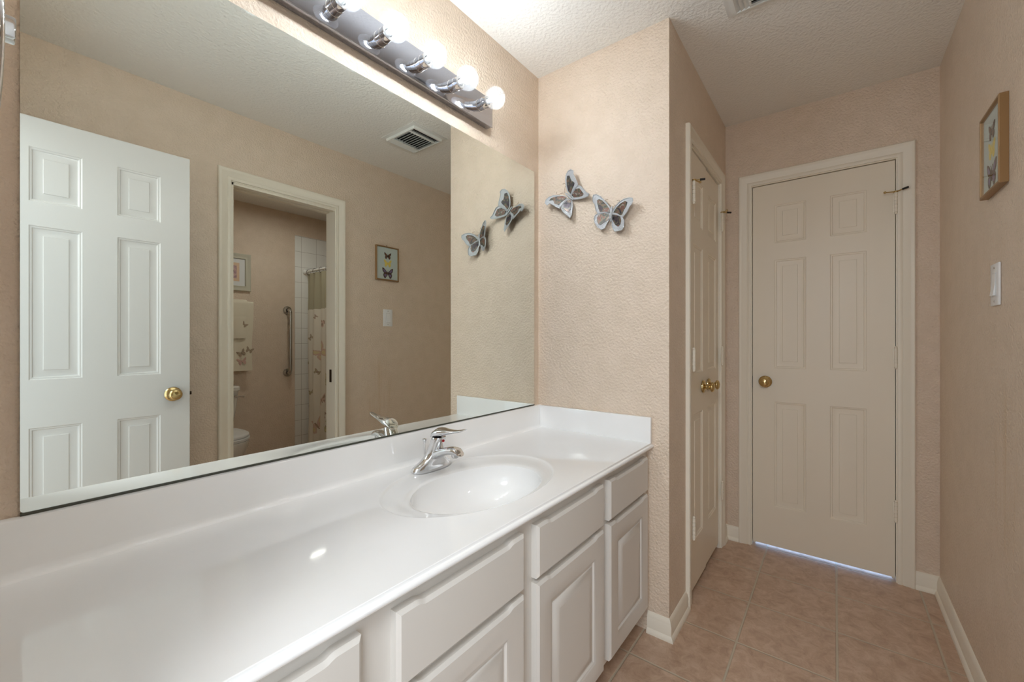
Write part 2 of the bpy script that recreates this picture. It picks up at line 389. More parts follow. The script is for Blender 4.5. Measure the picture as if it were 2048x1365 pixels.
# outlines of the two ornaments: (y, z, stand-off from the wall)
BF = {
 'two': dict(axis=[(-0.387, 1.742, 0.014),(-0.38, 1.676, 0.014)],
  wings=[
   ([(-0.382, 1.714, 0.0148),(-0.381, 1.733, 0.0155),(-0.373, 1.748, 0.0192),(-0.357, 1.77, 0.0258),(-0.341, 1.789, 0.0323),(-0.325, 1.798, 0.0384),(-0.314, 1.797, 0.0426),(-0.311, 1.785, 0.043),(-0.313, 1.767, 0.0416),(-0.32, 1.757, 0.0388),(-0.323, 1.734, 0.0368),(-0.329, 1.72, 0.0343),(-0.354, 1.719, 0.025)],
    [(-0.337, 1.777, 0.0362),(-0.348, 1.771, 0.0318),(-0.365, 1.751, 0.0249),(-0.376, 1.733, 0.0201),(-0.378, 1.718, 0.019),(-0.355, 1.722, 0.0273),(-0.339, 1.722, 0.0334),(-0.335, 1.734, 0.0353),(-0.33, 1.757, 0.0378),(-0.329, 1.772, 0.0387)]),
   ([(-0.378, 1.713, 0.016),(-0.354, 1.718, 0.025),(-0.331, 1.717, 0.0333),(-0.319, 1.709, 0.0373),(-0.316, 1.695, 0.0381),(-0.318, 1.68, 0.0368),(-0.323, 1.669, 0.0343),(-0.33, 1.658, 0.0315),(-0.344, 1.647, 0.0261),(-0.358, 1.653, 0.0213),(-0.365, 1.67, 0.0193),(-0.374, 1.684, 0.0164),(-0.38, 1.694, 0.0148)],
    [(-0.375, 1.709, 0.0198),(-0.355, 1.715, 0.0271),(-0.337, 1.712, 0.0337),(-0.328, 1.7, 0.0363),(-0.328, 1.683, 0.0357),(-0.333, 1.67, 0.0337),(-0.342, 1.667, 0.0302),(-0.352, 1.676, 0.0267),(-0.366, 1.682, 0.0219),(-0.374, 1.689, 0.0191)]),
   ([(-0.386, 1.713, 0.0147),(-0.393, 1.725, 0.0162),(-0.408, 1.739, 0.0198),(-0.425, 1.749, 0.0245),(-0.445, 1.755, 0.03),(-0.468, 1.754, 0.0366),(-0.488, 1.747, 0.0426),(-0.489, 1.735, 0.0433),(-0.483, 1.723, 0.0417),(-0.474, 1.718, 0.0394),(-0.466, 1.704, 0.0374),(-0.455, 1.692, 0.0345),(-0.443, 1.683, 0.0315),(-0.417, 1.697, 0.0236)],
    [(-0.394, 1.713, 0.0187),(-0.409, 1.729, 0.0223),(-0.429, 1.741, 0.0277),(-0.452, 1.746, 0.0341),(-0.463, 1.738, 0.0375),(-0.458, 1.722, 0.0365),(-0.447, 1.711, 0.0336),(-0.438, 1.693, 0.0317),(-0.43, 1.692, 0.0293),(-0.412, 1.705, 0.0239)]),
   ([(-0.389, 1.709, 0.0157),(-0.417, 1.696, 0.0237),(-0.441, 1.681, 0.0307),(-0.449, 1.664, 0.0337),(-0.448, 1.65, 0.0338),(-0.447, 1.638, 0.0337),(-0.436, 1.629, 0.0308),(-0.418, 1.63, 0.0258),(-0.403, 1.631, 0.0216),(-0.394, 1.643, 0.0187),(-0.388, 1.659, 0.0166),(-0.388, 1.674, 0.0161),(-0.384, 1.69, 0.0146)],
    [(-0.389, 1.705, 0.0175),(-0.412, 1.696, 0.0242),(-0.43, 1.686, 0.0295),(-0.434, 1.668, 0.0313),(-0.43, 1.654, 0.0305),(-0.419, 1.647, 0.0274),(-0.404, 1.658, 0.0229),(-0.398, 1.669, 0.0209),(-0.389, 1.684, 0.0182)]),
  ],
  ant=[[(-0.385, 1.74, 0.0146),(-0.371, 1.754, 0.0202),(-0.363, 1.764, 0.0235),(-0.364, 1.772, 0.0233),(-0.371, 1.771, 0.0208)], [(-0.39, 1.739, 0.0149),(-0.408, 1.741, 0.0198),(-0.422, 1.747, 0.0237),(-0.422, 1.757, 0.0234),(-0.413, 1.758, 0.0209)]]),
 'one': dict(axis=[(-0.161, 1.846, 0.014),(-0.2, 1.806, 0.014)],
  wings=[
   ([(-0.187, 1.83, 0.0163),(-0.172, 1.851, 0.0174),(-0.167, 1.875, 0.0214),(-0.167, 1.9, 0.0268),(-0.175, 1.922, 0.0336),(-0.188, 1.933, 0.0388),(-0.205, 1.934, 0.043),(-0.217, 1.924, 0.0437),(-0.214, 1.913, 0.0405),(-0.223, 1.893, 0.0383),(-0.231, 1.876, 0.0363),(-0.235, 1.861, 0.0339),(-0.218, 1.856, 0.0287),(-0.198, 1.839, 0.0206)],
    [(-0.189, 1.836, 0.02),(-0.177, 1.851, 0.0208),(-0.173, 1.875, 0.0249),(-0.175, 1.899, 0.0307),(-0.18, 1.914, 0.0351),(-0.193, 1.912, 0.0376),(-0.2, 1.89, 0.0342),(-0.217, 1.875, 0.0349),(-0.213, 1.866, 0.0321),(-0.2, 1.853, 0.0261)]),
   ([(-0.191, 1.828, 0.0168),(-0.202, 1.839, 0.0215),(-0.221, 1.854, 0.029),(-0.238, 1.857, 0.0338),(-0.251, 1.851, 0.0354),(-0.265, 1.833, 0.0346),(-0.276, 1.818, 0.0338),(-0.29, 1.809, 0.0354),(-0.283, 1.802, 0.0319),(-0.26, 1.8, 0.0263),(-0.231, 1.803, 0.0201),(-0.204, 1.808, 0.0154),(-0.193, 1.816, 0.0147)],
    [(-0.195, 1.828, 0.0197),(-0.206, 1.837, 0.0242),(-0.221, 1.848, 0.03),(-0.241, 1.845, 0.034),(-0.252, 1.831, 0.0333),(-0.261, 1.817, 0.0322),(-0.252, 1.81, 0.0286),(-0.23, 1.811, 0.0237),(-0.205, 1.816, 0.0194)]),
   ([(-0.172, 1.82, 0.0174),(-0.16, 1.832, 0.0175),(-0.132, 1.839, 0.0224),(-0.103, 1.844, 0.0279),(-0.082, 1.839, 0.0341),(-0.069, 1.826, 0.0398),(-0.068, 1.812, 0.0433),(-0.078, 1.8, 0.0438),(-0.091, 1.808, 0.0389),(-0.107, 1.797, 0.038),(-0.122, 1.786, 0.037),(-0.14, 1.775, 0.0355),(-0.149, 1.791, 0.0297),(-0.163, 1.809, 0.0223)],
    [(-0.17, 1.823, 0.0197),(-0.15, 1.833, 0.0218),(-0.128, 1.836, 0.0264),(-0.095, 1.833, 0.0347),(-0.087, 1.821, 0.0393),(-0.106, 1.82, 0.0351),(-0.115, 1.802, 0.037),(-0.136, 1.791, 0.035),(-0.14, 1.8, 0.0318),(-0.153, 1.81, 0.0266)]),
   ([(-0.179, 1.814, 0.017),(-0.162, 1.81, 0.022),(-0.151, 1.796, 0.028),(-0.148, 1.774, 0.0339),(-0.158, 1.758, 0.0352),(-0.17, 1.745, 0.0354),(-0.182, 1.735, 0.035),(-0.194, 1.722, 0.0351),(-0.201, 1.733, 0.0311),(-0.201, 1.752, 0.0264),(-0.202, 1.777, 0.0202),(-0.196, 1.801, 0.0162)],
    [(-0.183, 1.81, 0.0195),(-0.169, 1.808, 0.0231),(-0.158, 1.796, 0.0286),(-0.158, 1.775, 0.0337),(-0.17, 1.762, 0.0339),(-0.184, 1.752, 0.0329),(-0.193, 1.761, 0.0286),(-0.193, 1.786, 0.0226),(-0.191, 1.802, 0.0194)]),
  ],
  ant=[[(-0.164, 1.843, 0.014),(-0.156, 1.852, 0.0144),(-0.161, 1.871, 0.0194),(-0.167, 1.879, 0.0226),(-0.16, 1.888, 0.0227),(-0.151, 1.888, 0.0207)], [(-0.164, 1.843, 0.014),(-0.158, 1.848, 0.0143),(-0.142, 1.848, 0.0181),(-0.125, 1.846, 0.0223),(-0.116, 1.853, 0.0228),(-0.118, 1.859, 0.021)]]),
}

# ------------------------------------------------------------------ builders for joinery
def cuts(lo, hi, spans):
    c = {lo, hi}
    for a, b in spans: c.add(a); c.add(b)
    return sorted(c)
def panel_face(mb, Pf, s0, s1, z0, z1, d, panels, prof, sgn=1):
    xs = cuts(s0, s1, [(p[0], p[1]) for p in panels]); zs = cuts(z0, z1, [(p[2], p[3]) for p in panels])
    def inside(a, b):
        for p in panels:
            if p[0]-1e-6 <= a and a <= p[1]+1e-6 and p[2]-1e-6 <= b and b <= p[3]+1e-6: return True
        return False
    for i in range(len(xs)-1):
        for j in range(len(zs)-1):
            if inside((xs[i]+xs[i+1])/2, (zs[j]+zs[j+1])/2): continue
            mb.quad(Pf(xs[i], zs[j], d), Pf(xs[i+1], zs[j], d), Pf(xs[i+1], zs[j+1], d), Pf(xs[i], zs[j+1], d))
    for a, b, c, e in panels:
        rs = []
        for o, dd in prof:
            q = d + dd*sgn
            rs.append([Pf(a+o, c+o, q), Pf(b-o, c+o, q), Pf(b-o, e-o, q), Pf(a+o, e-o, q)])
        mb.rings(rs, False, True, 0, False)
def slab_sides(mb, Pf, s0, s1, z0, z1, d0, d1):
    for a, b in (((s0,z0),(s1,z0)), ((s1,z0),(s1,z1)), ((s1,z1),(s0,z1)), ((s0,z1),(s0,z0))):
        mb.quad(Pf(*a, d0), Pf(*b, d0), Pf(*b, d1), Pf(*a, d1))
DOORPROF = [(0,0),(.003,-.003),(.008,-.0035),(.011,-.007),(.016,-.008),(.037,-.0058),(.0385,-.0036)]
def six_panel_leaf(Pf, s0, s1, z0, z1, th, cols, rows, both=True):
    mb = MB(); pan = [(a, b, c, d) for a, b in cols for c, d in rows]
    panel_face(mb, Pf, s0, s1, z0, z1, th, pan, DOORPROF, 1)
    panel_face(mb, Pf, s0, s1, z0, z1, 0, pan if both else [], DOORPROF, -1)
    slab_sides(mb, Pf, s0, s1, z0, z1, 0, th)
    return mb
CASPROF = [(0,0),(0,.009),(.004,.011),(.014,.011),(.018,.008),(.022,.012),(.044,.015),(.048,.018),(.058,.018),(.062,.014),(.063,0)]
def casing_mb(mb, Pf, s0, s1, zt, prof=CASPROF):
    rs = [[Pf(s0-o, 0, d) for o, d in prof], [Pf(s0-o, zt+o, d) for o, d in prof],
          [Pf(s1+o, zt+o, d) for o, d in prof], [Pf(s1+o, 0, d) for o, d in prof]]
    return mb.rings(rs, True, True, 0, False)
def jamb_mb(mb, Pf, s0, s1, zt, depth, t=.018, stop=None):
    # lining of the opening, from d=0 back to d=-depth
    for a, b in ((s0-t, s0), (s1, s1+t)):
        p, q = Pf(a, 0, 0), Pf(b, zt, -depth); mb.box(p, q)
    p, q = Pf(s0-t, zt, 0), Pf(s1+t, zt+t, -depth); mb.box(p, q)
    if stop:
        d0, d1 = stop
        for a, b in ((s0, s0+.012), (s1-.012, s1)): mb.box(Pf(a, 0, d0), Pf(b, zt, d1))
        mb.box(Pf(s0, zt-.012, d0), Pf(s1, zt, d1))
    return mb
BASEPROF = [(0,0),(.020,0),(.020,.007),(.017,.014),(.0125,.019),(.0115,.020),(.0115,.056),(.0095,.060),(.0095,.066),(.006,.074),(.003,.080),(0,.082)]
def baseboard(name, path, label):
    # path: (x, y, outward dx, outward dy)
    rs = [[(x + dx*d, y + dy*d, z) for d, z in BASEPROF] for x, y, dx, dy in path]
    mb = MB(); mb.rings(rs, True, True, 0, False)
    return struct(name, mb, M['trim'], label, 'baseboard')

# ------------------------------------------------------------------ setting: shell
mb = MB(); mb.box((-1.2, -3.3, -.05), (3.7, .1, 0)); struct('floor', mb, M['floor'], 'brown mottled ceramic tile floor with pale grout', 'floor')
mb = MB(); mb.box((X0-.12, -3.3, H), (XF+.25, .1, H+.05)); struct('ceiling', mb, M['ceiling'], 'white textured ceiling over the bathroom', 'ceiling')
mb = MB(); mb.box((X0-.12, 0, 0), (XF+.12, .1, H)); struct('wall_left', mb, M['wall'], 'tan textured wall behind the long mirror', 'wall')
mb = MB(); mb.box((XB, 0, 0), (XB+.1, -PD+.1, H)); struct('wall_end', mb, M['wall'], 'tan textured wall with the two butterfly ornaments', 'wall')

# closet wall with its opening
CS0, CS1, CT = 1.956, 2.562, 2.052
YC = -PD
mb = MB()
mb.box((XB, YC, 0), (CS0-.018, YC+.1, H)); mb.box((CS1+.018, YC, 0), (XF, YC+.1, H)); mb.box((CS0-.018, YC, CT+.018), (CS1+.018, YC+.1, H))
struct('wall_closet', mb, M['wall'], 'tan wall holding the narrow closet doors', 'wall')
# far wall with its door opening
DS0, DS1, DT = -1.3655, -.7575, 2.052
mb = MB()
mb.box((XF, -W-.1, 0), (XF+WT, DS0-.018, H)); mb.box((XF, DS1+.018, 0), (XF+WT, .1, H)); mb.box((XF, DS0-.018, DT+.018), (XF+WT, DS1+.018, H))
struct('wall_far', mb, M['wall'], 'tan wall around the cream door at the end', 'wall')
# right-hand wall with the opening to the toilet room
RS0, RS1, RT = .855, 1.457, 2.052
mb = MB()
mb.box((X0-.12, -W, 0), (RS0-.018, -W-WT, H)); mb.box((RS1+.018, -W, 0), (XF, -W-WT, H)); mb.box((RS0-.018, -W, RT+.018), (RS1+.018, -W-WT, H))
struct('wall_right', mb, M['wallstain'], 'tan wall with light switch and specimen frame', 'wall')
# entry wall behind the camera with its doorway
ES0, ES1, ET = -1.318, -.700, 2.052
mb = MB()
mb.box((X0-.115, ES0-.018, 0), (X0, -W, H)); mb.box((X0-.115, ES1+.018, 0), (X0, 0, H)); mb.box((X0-.115, ES0-.018, ET+.018), (X0, ES1+.018, H))
struct('wall_back', mb, M['wall'], 'tan wall at the open entry doorway', 'wall')
# toilet room shell
mb = MB(); mb.box((.5, YT, 0), (XF+.24, YT-.1, H)); struct('wall_toilet_rear', mb, M['wall'], 'tan wall behind the toilet', 'wall')
mb = MB(); mb.box((.5, -W-WT, 0), (.6, YT, H)); struct('wall_toilet_left', mb, M['wall'], 'tan side wall beside the toilet', 'wall')
mb = MB(); mb.box((XF+.12, -W-WT, 0), (XF+.24, YT, H)); struct('wall_toilet_right', mb, M['wall'], 'wall at the far end of the tub', 'wall')

# unseen box added beyond the far door to keep open sky off its floor
mb = MB(); mb.box((XF+WT+.75, -W-.1, 0), (XF+WT+.85, -.4, 1.6)); mb.box((XF+WT, -W-.1, 0), (XF+WT+.75, -W-.2, 1.6)); mb.box((XF+WT, -.4, 0), (XF+WT+.85, -.3, 1.6)); mb.box((XF+WT, -W-.2, 1.6), (XF+WT+.85, -.3, 1.65))
struct('sky_baffle_beyond', mb, M['ceiling'], 'unseen pale box added beyond the far door to hold off the sky', 'wall')
area_lamp('door_gap_fill_lamp', (XF+WT+.38, -1.0, 1.58), (0, 0, 0), .6, .9, BEYOND, (.26, .48, 1.0))  # unseen blue lamp added to light the gap under the far door

# baseboards
k = .7071
baseboard('baseboard_end', [(XB, -.535, -1, 0), (XB, YC, -1, -1), (CS0-.066, YC, 0, -1)], 'scuffed cream baseboard wrapping the corner beside the vanity')
baseboard('baseboard_closet', [(CS1+.066, YC, 0, -1), (XF, YC, -1, -1), (XF, DS1+.066, -1, 0)], 'short cream baseboard in the corner between closet and far door')
baseboard('baseboard_far', [(XF, DS0-.066, -1, 0), (XF, -W, -1, 1), (RS1+.066, -W, 0, 1)], 'cream baseboard running along the right-hand wall')
baseboard('baseboard_right', [(RS0-.066, -W, 0, 1), (X0, -W, 0, 1)], 'cream baseboard behind the open white door')
baseboard('baseboard_toilet', [(1.93, YT, 0, 1), (.6, YT, 0, 1)], 'cream baseboard in the toilet room')

# ------------------------------------------------------------------ mapping of the walls: (along, height, out of the wall)
Pfar = lambda s, z, d: (XF - d, s, z)
Pclo = lambda s, z, d: (s, YC - d, z)
Prig = lambda s, z, d: (s, -W + d, z)
Pent = lambda s, z, d: (X0 + d, s, z)

struct('trim_1', jamb_mb(casing_mb(MB(), Pfar, DS0-.005, DS1+.005, DT+.005), Pfar, DS0, DS1, DT, WT, stop=(-.043, -.075)), M['trim'], 'cream moulded casing around the door at the end', 'door casing')
struct('trim_2', jamb_mb(casing_mb(MB(), Pclo, CS0-.005, CS1+.005, CT+.005), Pclo, CS0, CS1, CT, .1), M['trim'], 'cream moulded casing around the narrow closet doors', 'door casing')
cas = jamb_mb(casing_mb(MB(), Prig, RS0-.005, RS1+.005, RT+.005), Prig, RS0, RS1, RT, WT)
for a, b in ((-.004, -.040), (-.075, -.111)):     # split jamb of the pocket door
    cas.box(Prig(RS0, 0, a), Prig(RS0+.010, RT, b)); cas.box(Prig(RS0, RT-.014, a), Prig(RS1, RT, b))
struct('trim_3', cas, M['trim'], 'cream moulded casing around the toilet room doorway', 'door casing')
mb = MB(); mb.box((RS1-.003, -W-.045, .89), (RS1-.0005, -W-.070, .975), .0008)
lp = put('latch_plate', mb, M['bronze'], bpy.data.objects['trim_3']); lp['label'] = 'dark bronze latch plate'
struct('trim_4', jamb_mb(casing_mb(MB(), Pent, ES0-.0, ES1+.005, ET+.005), Pent, ES0, ES1, ET, .115), M['trim'], 'cream casing of the entry doorway behind the camera', 'door casing')

# ------------------------------------------------------------------ door hardware
def knob_mb(org, axis, rose=.033, ball=.026, proj=.058):
    mb = MB()
    pr = [(.001,0),(rose*.92,0),(rose,.002),(rose,.006),(rose*.9,.010),(rose*.55,.013),(.0115,.016),(.0105,.028),(.013,.033)]
    for i in range(9):
        t = i/8; a = -1.05 + t*2.45
        pr.append((ball*math.cos(a), .033 + (proj-.033)*(0.5 + .5*math.sin(a)/math.sin(1.4)*1.0) if True else 0))
    pr.append((.001, proj + .0005))
    mb.lathe(org, axis, pr, 30); return mb
def hinge_mb(c, zc, out, hgt=.09, leafdir=None):
    # barrel at c (x, y), with five knuckles and ball tips; leaves against the jamb
    mb = MB(); x, y = c; z0 = zc - hgt/2
    n = 5
    for i in range(n):
        mb.cyl((x, y, z0 + i*hgt/n + .0009), (x, y, z0 + (i+1)*hgt/n - .0009), .0074, seg=16)
    mb.cyl((x, y, z0-.003), (x, y, z0+hgt+.003), .0045, seg=12)
    for zz in (z0-.004, z0+hgt+.004): mb.ball((x, y, zz), .0062, seg=12, n=8)
    if leafdir:
        for lx, ly in leafdir:
            a = (x - abs(ly)*.001 + 0, y - abs(lx)*.001, z0); b = (x + lx*.022 + abs(ly)*.001, y + ly*.022 + abs(lx)*.001, z0+hgt)
            mb.box(a, b, .0004)
    return mb
def pin_stop(parent, c, z, d1, d2, tips=('brass', 'black')):
    x, y = c; mb = MB()
    mb.cyl((x, y, z-.002), (x, y, z+.004), .009, seg=16)
    for d, L in ((d1, .042), (d2, .034)):
        mb.cyl((x, y, z+.001), (x + d[0]*L, y + d[1]*L, z+.001 + d[2]*L), .0028, seg=10)
    q = (x + d1[0]*.046, y + d1[1]*.046, z + .001 + d1[2]*.046)
    mb.ball(q, .006, seg=12, n=8)
    mb.cyl((x + d2[0]*.026, y + d2[1]*.026, z+.001 + d2[2]*.026), (x + d2[0]*.048, y + d2[1]*.048, z+.001 + d2[2]*.048), .0048, m=1, seg=12)
    o = put('door_stop', mb, [M['brass'], M['black']], parent); o['label'] = 'brass hinge-pin door stop with black tip'
    return o

ROWS = [(.243, .830), (1.018, 1.622), (1.716, 1.928)]
def row(z0): return [(a, b) for a, b in ROWS]

# far door -------------------------------------------------------------
leaf = six_panel_leaf(lambda s, z, d: (XF + .040 - d, s, z), DS0+.003, DS1-.003, .022, DT-.004, .035,
                      [(-1.257, -1.112), (-1.010, -.866)], ROWS)
far = struct('door_1', leaf, M['door'], 'closed cream six-panel door at the end with brass knob', 'door')
put('door_knob', knob_mb((XF+.005, -.822, .940), (-1,0,0)), M['brass'], far)['label'] = 'brass privacy knob'
mb = MB(); mb.box((XF+.002, DS1-.0028, .905), (XF+.030, DS1-.0003, .968)); put('latch_plate', mb, M['bronze'], far)
for i, zc in enumerate((.347, 1.090, 1.837)):
    h = put('hinge', hinge_mb((XF-.0095, DS0+.0015), zc, None, leafdir=[(0, .5)]), M['trim'], far)
    if i == 2: pin_stop(h, (XF-.0095, DS0+.0015), zc+.052, (-.55, .9, -.05), (-.6, -.85, .12))

# closet leaves ----------------------------------------------------------
CM = 2.2555
for n, (a, b, hx, kx, lab) in enumerate(((CS0+.003, CM-.0015, CS0+.008, 2.190, 'narrow closet door leaf nearer the butterflies wall'), (CM+.0015, CS1-.003, CS1-.004, 2.318, 'narrow closet door leaf nearer the far door'))):
    d = -.002 if n == 0 else -.006
    leaf = six_panel_leaf(lambda s, z, dd, d=d: (s, YC - d + .035 - dd, z), a, b, .028, CT-.009, .035, [(a+.062, b-.062)], ROWS)
    lo = struct('door_%d' % (n+2), leaf, M['door'], 'cream ' + lab, 'door')
    put('door_knob', knob_mb((kx, YC-d, .945), (0,-1,0), .031, .0245, .056), M['brass'], lo)
    for i, zc in enumerate((.330, 1.086, 1.838)):
        h = put('hinge', hinge_mb((hx, YC-.0145), zc, None, leafdir=[(1.3 if n == 0 else -1.3, 0)]), M['trim'], lo)
        if i == 2: pin_stop(h, (hx, YC-.0145), zc+.052, (.9, -.35, 0) if n == 0 else (-.5, -.6, 0), (.35, -.9, 0) if n == 0 else (.7, -.8, 0))
    cx = a + (.20 if n == 0 else .06)
    mb = MB(); mb.box((cx-.022, YC-d+.004, CT-.009), (cx+.022, YC-d+.03, CT-.0005), .001)
    put('catch', mb, M['bronze'], lo)['label'] = 'dark metal catch at the top edge'

# open entry door (seen in the mirror) -----------------------------------------
EA, EB = .006, .620
def Pdoor(s, z, d):
    y = -1.382 + (s - .0)*.022
    return (s, y + d, z)
leaf = six_panel_leaf(Pdoor, EA, EB, .014, 2.045, .035, [(.115, .260), (.366, .511)], ROWS)
ed = struct('door_4', leaf, M['doorwhite'], 'open white six-panel entry door reflected at left of mirror', 'door')
put('door_knob', knob_mb(Pdoor(.556, .921, .035), (0,1,0)), M['brass'], ed)['label'] = 'brass round knob'
put('door_knob', knob_mb(Pdoor(.556, .921, 0), (0,-1,0)), M['brass'], ed)['label'] = 'brass round knob'
mb = MB(); y = Pdoor(EB, 1, .0175)[1]; mb.box((EB, y-.011, .889), (EB+.0015, y+.011, .947)); mb.box((EB+.001, y-.006, .910), (EB+.011, y+.006, .926), .001)
put('latch', mb, M['bronze'], ed)
for zc in (.28, 1.03, 1.84):
    put('hinge', hinge_mb((EA-.004, Pdoor(EA, 0, .04)[1]), zc, None, leafdir=[(.9, 0)]), M['trim'], ed)

# ------------------------------------------------------------------ vanity cabinet
VX0, VX1 = X0, XB
CF = -.530                     # face-frame plane
van = thing('vanity_cabinet', 'long white painted vanity cabinet with raised-panel doors under the sink top', 'vanity', (.8, -.3, 0))
mb = MB()
t_ = .016
mb.box((VX0, -.004, .10), (VX0+t_, CF+.02, .738)); mb.box((VX1-t_, -.004, .10), (VX1, CF+.02, .738))
mb.box((VX0+t_, -.004, .10), (VX1-t_, CF+.02, .116)); mb.box((VX0+t_, -.004, .116), (VX1-t_, -.012, .738))
mb.box((VX0, -.439, 0), (VX1, -.455, .10))
# face frame: rails and stiles
mb.box((VX0, CF+.02, .698), (VX1, CF, .738)); mb.box((VX0, CF+.02, .10), (VX1, CF, .13)); mb.box((VX0, CF+.02, .555), (VX1, CF, .592))
for a, b in ((VX0, .02), (.352, .447), (.781, .865), (1.211, 1.285), (1.606, VX1)):
    for c, d in ((.13, .555), (.592, .698)): mb.box((a, CF+.02, c), (b, CF, d))
for a, b in ((.416-.005, .428+.005), (.266-.005, .278+.005)): mb.box((.02, CF+.02, a), (.352, CF, b))
put('carcass', mb, M['cab'], van)
def Pcab(s, z, d): return (s, CF - d, z)
def scooped_slab(s0, s1, z0, z1, th, panel=None, scoop=True):
    mb = MB(); b = .007; N = 56
    # bevelled outer ring, front face flat, top edge hollowed as a finger pull
    zs = z1 - .040
    def sc(s):
        t = (s - s0)/(s1 - s0); e = min(t, 1-t)
        k = max(0, min(1, (e - .12)/.05)); k = k*k*(3-2*k)
        return .0055*k if scoop else 0
    pan = [] if panel is None else [panel]
    prof = [(0,0),(.004,-.003),(.008,-.0035),(.012,-.008),(.018,-.0085),(.021,-.0055),(.044,-.0010),(.046,-.0010)]
    panel_face(mb, Pcab, s0+b, s1-b, z0+b, zs, th, pan, prof, 1)
    xs = [s0+b + (s1-s0-2*b)*i/N for i in range(N+1)]
    e = th - .006
    for i in range(N):
        a, c = xs[i], xs[i+1]
        ka, kc = sc(a), sc(c)
        mb.quad(Pcab(a, zs, th), Pcab(c, zs, th), Pcab(c, z1-b-kc, th), Pcab(a, z1-b-ka, th))
        mb.quad(Pcab(a, z1-b-ka, th), Pcab(c, z1-b-kc, th), Pcab(c, z1-kc, e), Pcab(a, z1-ka, e))
        mb.quad(Pcab(a, z1-ka, e), Pcab(c, z1-kc, e), Pcab(c, z1-kc, 0), Pcab(a, z1-ka, 0))
    e = th - .006
    # left, right, bottom bevels and edges, top corners
    mb.quad(Pcab(s0+b, z0+b, th), Pcab(s0+b, zs, th), Pcab(s0, zs, e), Pcab(s0, z0, e))
    mb.quad(Pcab(s0+b, zs, th), Pcab(s0+b, z1-b, th), Pcab(s0, z1, e), Pcab(s0, zs, e))
    mb.quad(Pcab(s1-b, z0+b, th), Pcab(s1, z0, e), Pcab(s1, zs, e), Pcab(s1-b, zs, th))
    mb.quad(Pcab(s1-b, zs, th), Pcab(s1, zs, e), Pcab(s1, z1, e), Pcab(s1-b, z1-b, th))
    mb.quad(Pcab(s0+b, z0+b, th), Pcab(s1-b, z0+b, th), Pcab(s1, z0, e), Pcab(s0, z0, e))
    for sa, sb in ((s0, s0+b), (s1-b, s1)):
        corner = s0 if sa == s0 else s1; inn = s0+b if sa == s0 else s1-b
        mb.add([Pcab(inn, z1-b, th), Pcab(corner, z1, e), Pcab(inn, z1, e)], [(0,1,2)])
        mb.quad(Pcab(sa, z1, e), Pcab(sb, z1, e), Pcab(sb, z1, 0), Pcab(sa, z1, 0))
    mb.quad(Pcab(s0, z0, 0), Pcab(s0, z1, 0), Pcab(s0, z1, e), Pcab(s0, z0, e))
    mb.quad(Pcab(s1, z0, 0), Pcab(s1, z1, 0), Pcab(s1, z1, e), Pcab(s1, z0, e))
    mb.quad(Pcab(s0, z0, 0), Pcab(s1, z0, 0), Pcab(s1, z0, e), Pcab(s0, z0, e))
    mb.quad(Pcab(s0, z0, 0), Pcab(s1, z0, 0), Pcab(s1, z1-.010, 0), Pcab(s0, z1-.010, 0))
    return mb
UN = [(.005, .367), (.432, .796), (.850, 1.226), (1.270, 1.621)]
for i, (a, b) in enumerate(UN):
    if i == 0:
        hs = [(.578, .712), (.428, .566), (.278, .416), (.116, .266)]
        for c, d in hs: put('drawer_front', scooped_slab(a, b, c, d, .021), M['cab'], van)
    else:
        put('drawer_front', scooped_slab(a, b, .578, .712, .021), M['cab'], van)
        q = .058
        put('door', scooped_slab(a, b, .116, .566, .021, (a+q, b-q, .116+q, .566-q-.008)), M['cab'], van)

# ------------------------------------------------------------------ vanity top with its moulded basin
ZC = .761
top = thing('countertop', 'glossy white cultured marble vanity top with moulded oval basin', 'countertop', (.8, -.3, .74))
mb = MB()
SX, SY = .900, -.290
OA, OB = .300, .200            # outer ring of the basin
IX, IY, IA, IB = .890, -.320, .220, .150
x0, x1, ya, yb = VX0+.0005, VX1-.0005, -.034, -.548
N = 144
angs = [2*PI*i/N for i in range(N)]
rect = []
for t in angs:
    ca, sa = math.cos(t), math.sin(t)
    k = min(((x1 if ca > 0 else x0) - SX)/ca if abs(ca) > 1e-9 else 1e9, ((ya if sa > 0 else yb) - SY)/sa if abs(sa) > 1e-9 else 1e9)
    rect.append((SX + ca*k, SY + sa*k, ZC))
# snap the nearest samples to the four corners
for cxn in ((x0, ya), (x0, yb), (x1, ya), (x1, yb)):
    j = min(range(N), key=lambda i: (rect[i][0]-cxn[0])**2 + (rect[i][1]-cxn[1])**2)
    rect[j] = (cxn[0], cxn[1], ZC)
def ell(t, f, z, sc=1.0):      # f 0 = outer ring, 1 = basin rim
    cx = SX + (IX-SX)*f; cyy = SY + (IY-SY)*f; a = (OA + (IA-OA)*f)*sc; b = (OB + (IB-OB)*f)*sc
    return (cx + a*math.cos(t), cyy + b*math.sin(t), z)
rs = [rect]
for f, z in ((-.06, ZC), (0, ZC+.0006), (.05, ZC-.0004), (.09, ZC-.0024), (.14, ZC-.0034), (.35, ZC-.0050), (.62, ZC-.0060), (.82, ZC-.0070), (.93, ZC-.0085), (1.0, ZC-.012)):
    rs.append([ell(t, f, z) for t in angs])
D = .125
for i in range(1, 15):
    q = i/14; sc = (1 - q**2.3)**.5 if q < 1 else 0
    sc = max(sc, .09)
    rs.append([ell(t, 1, ZC - .012 - D*(q**.8), sc) for t in angs])
mb.rings(rs[:1] + rs[1:], False, True, 0, True)
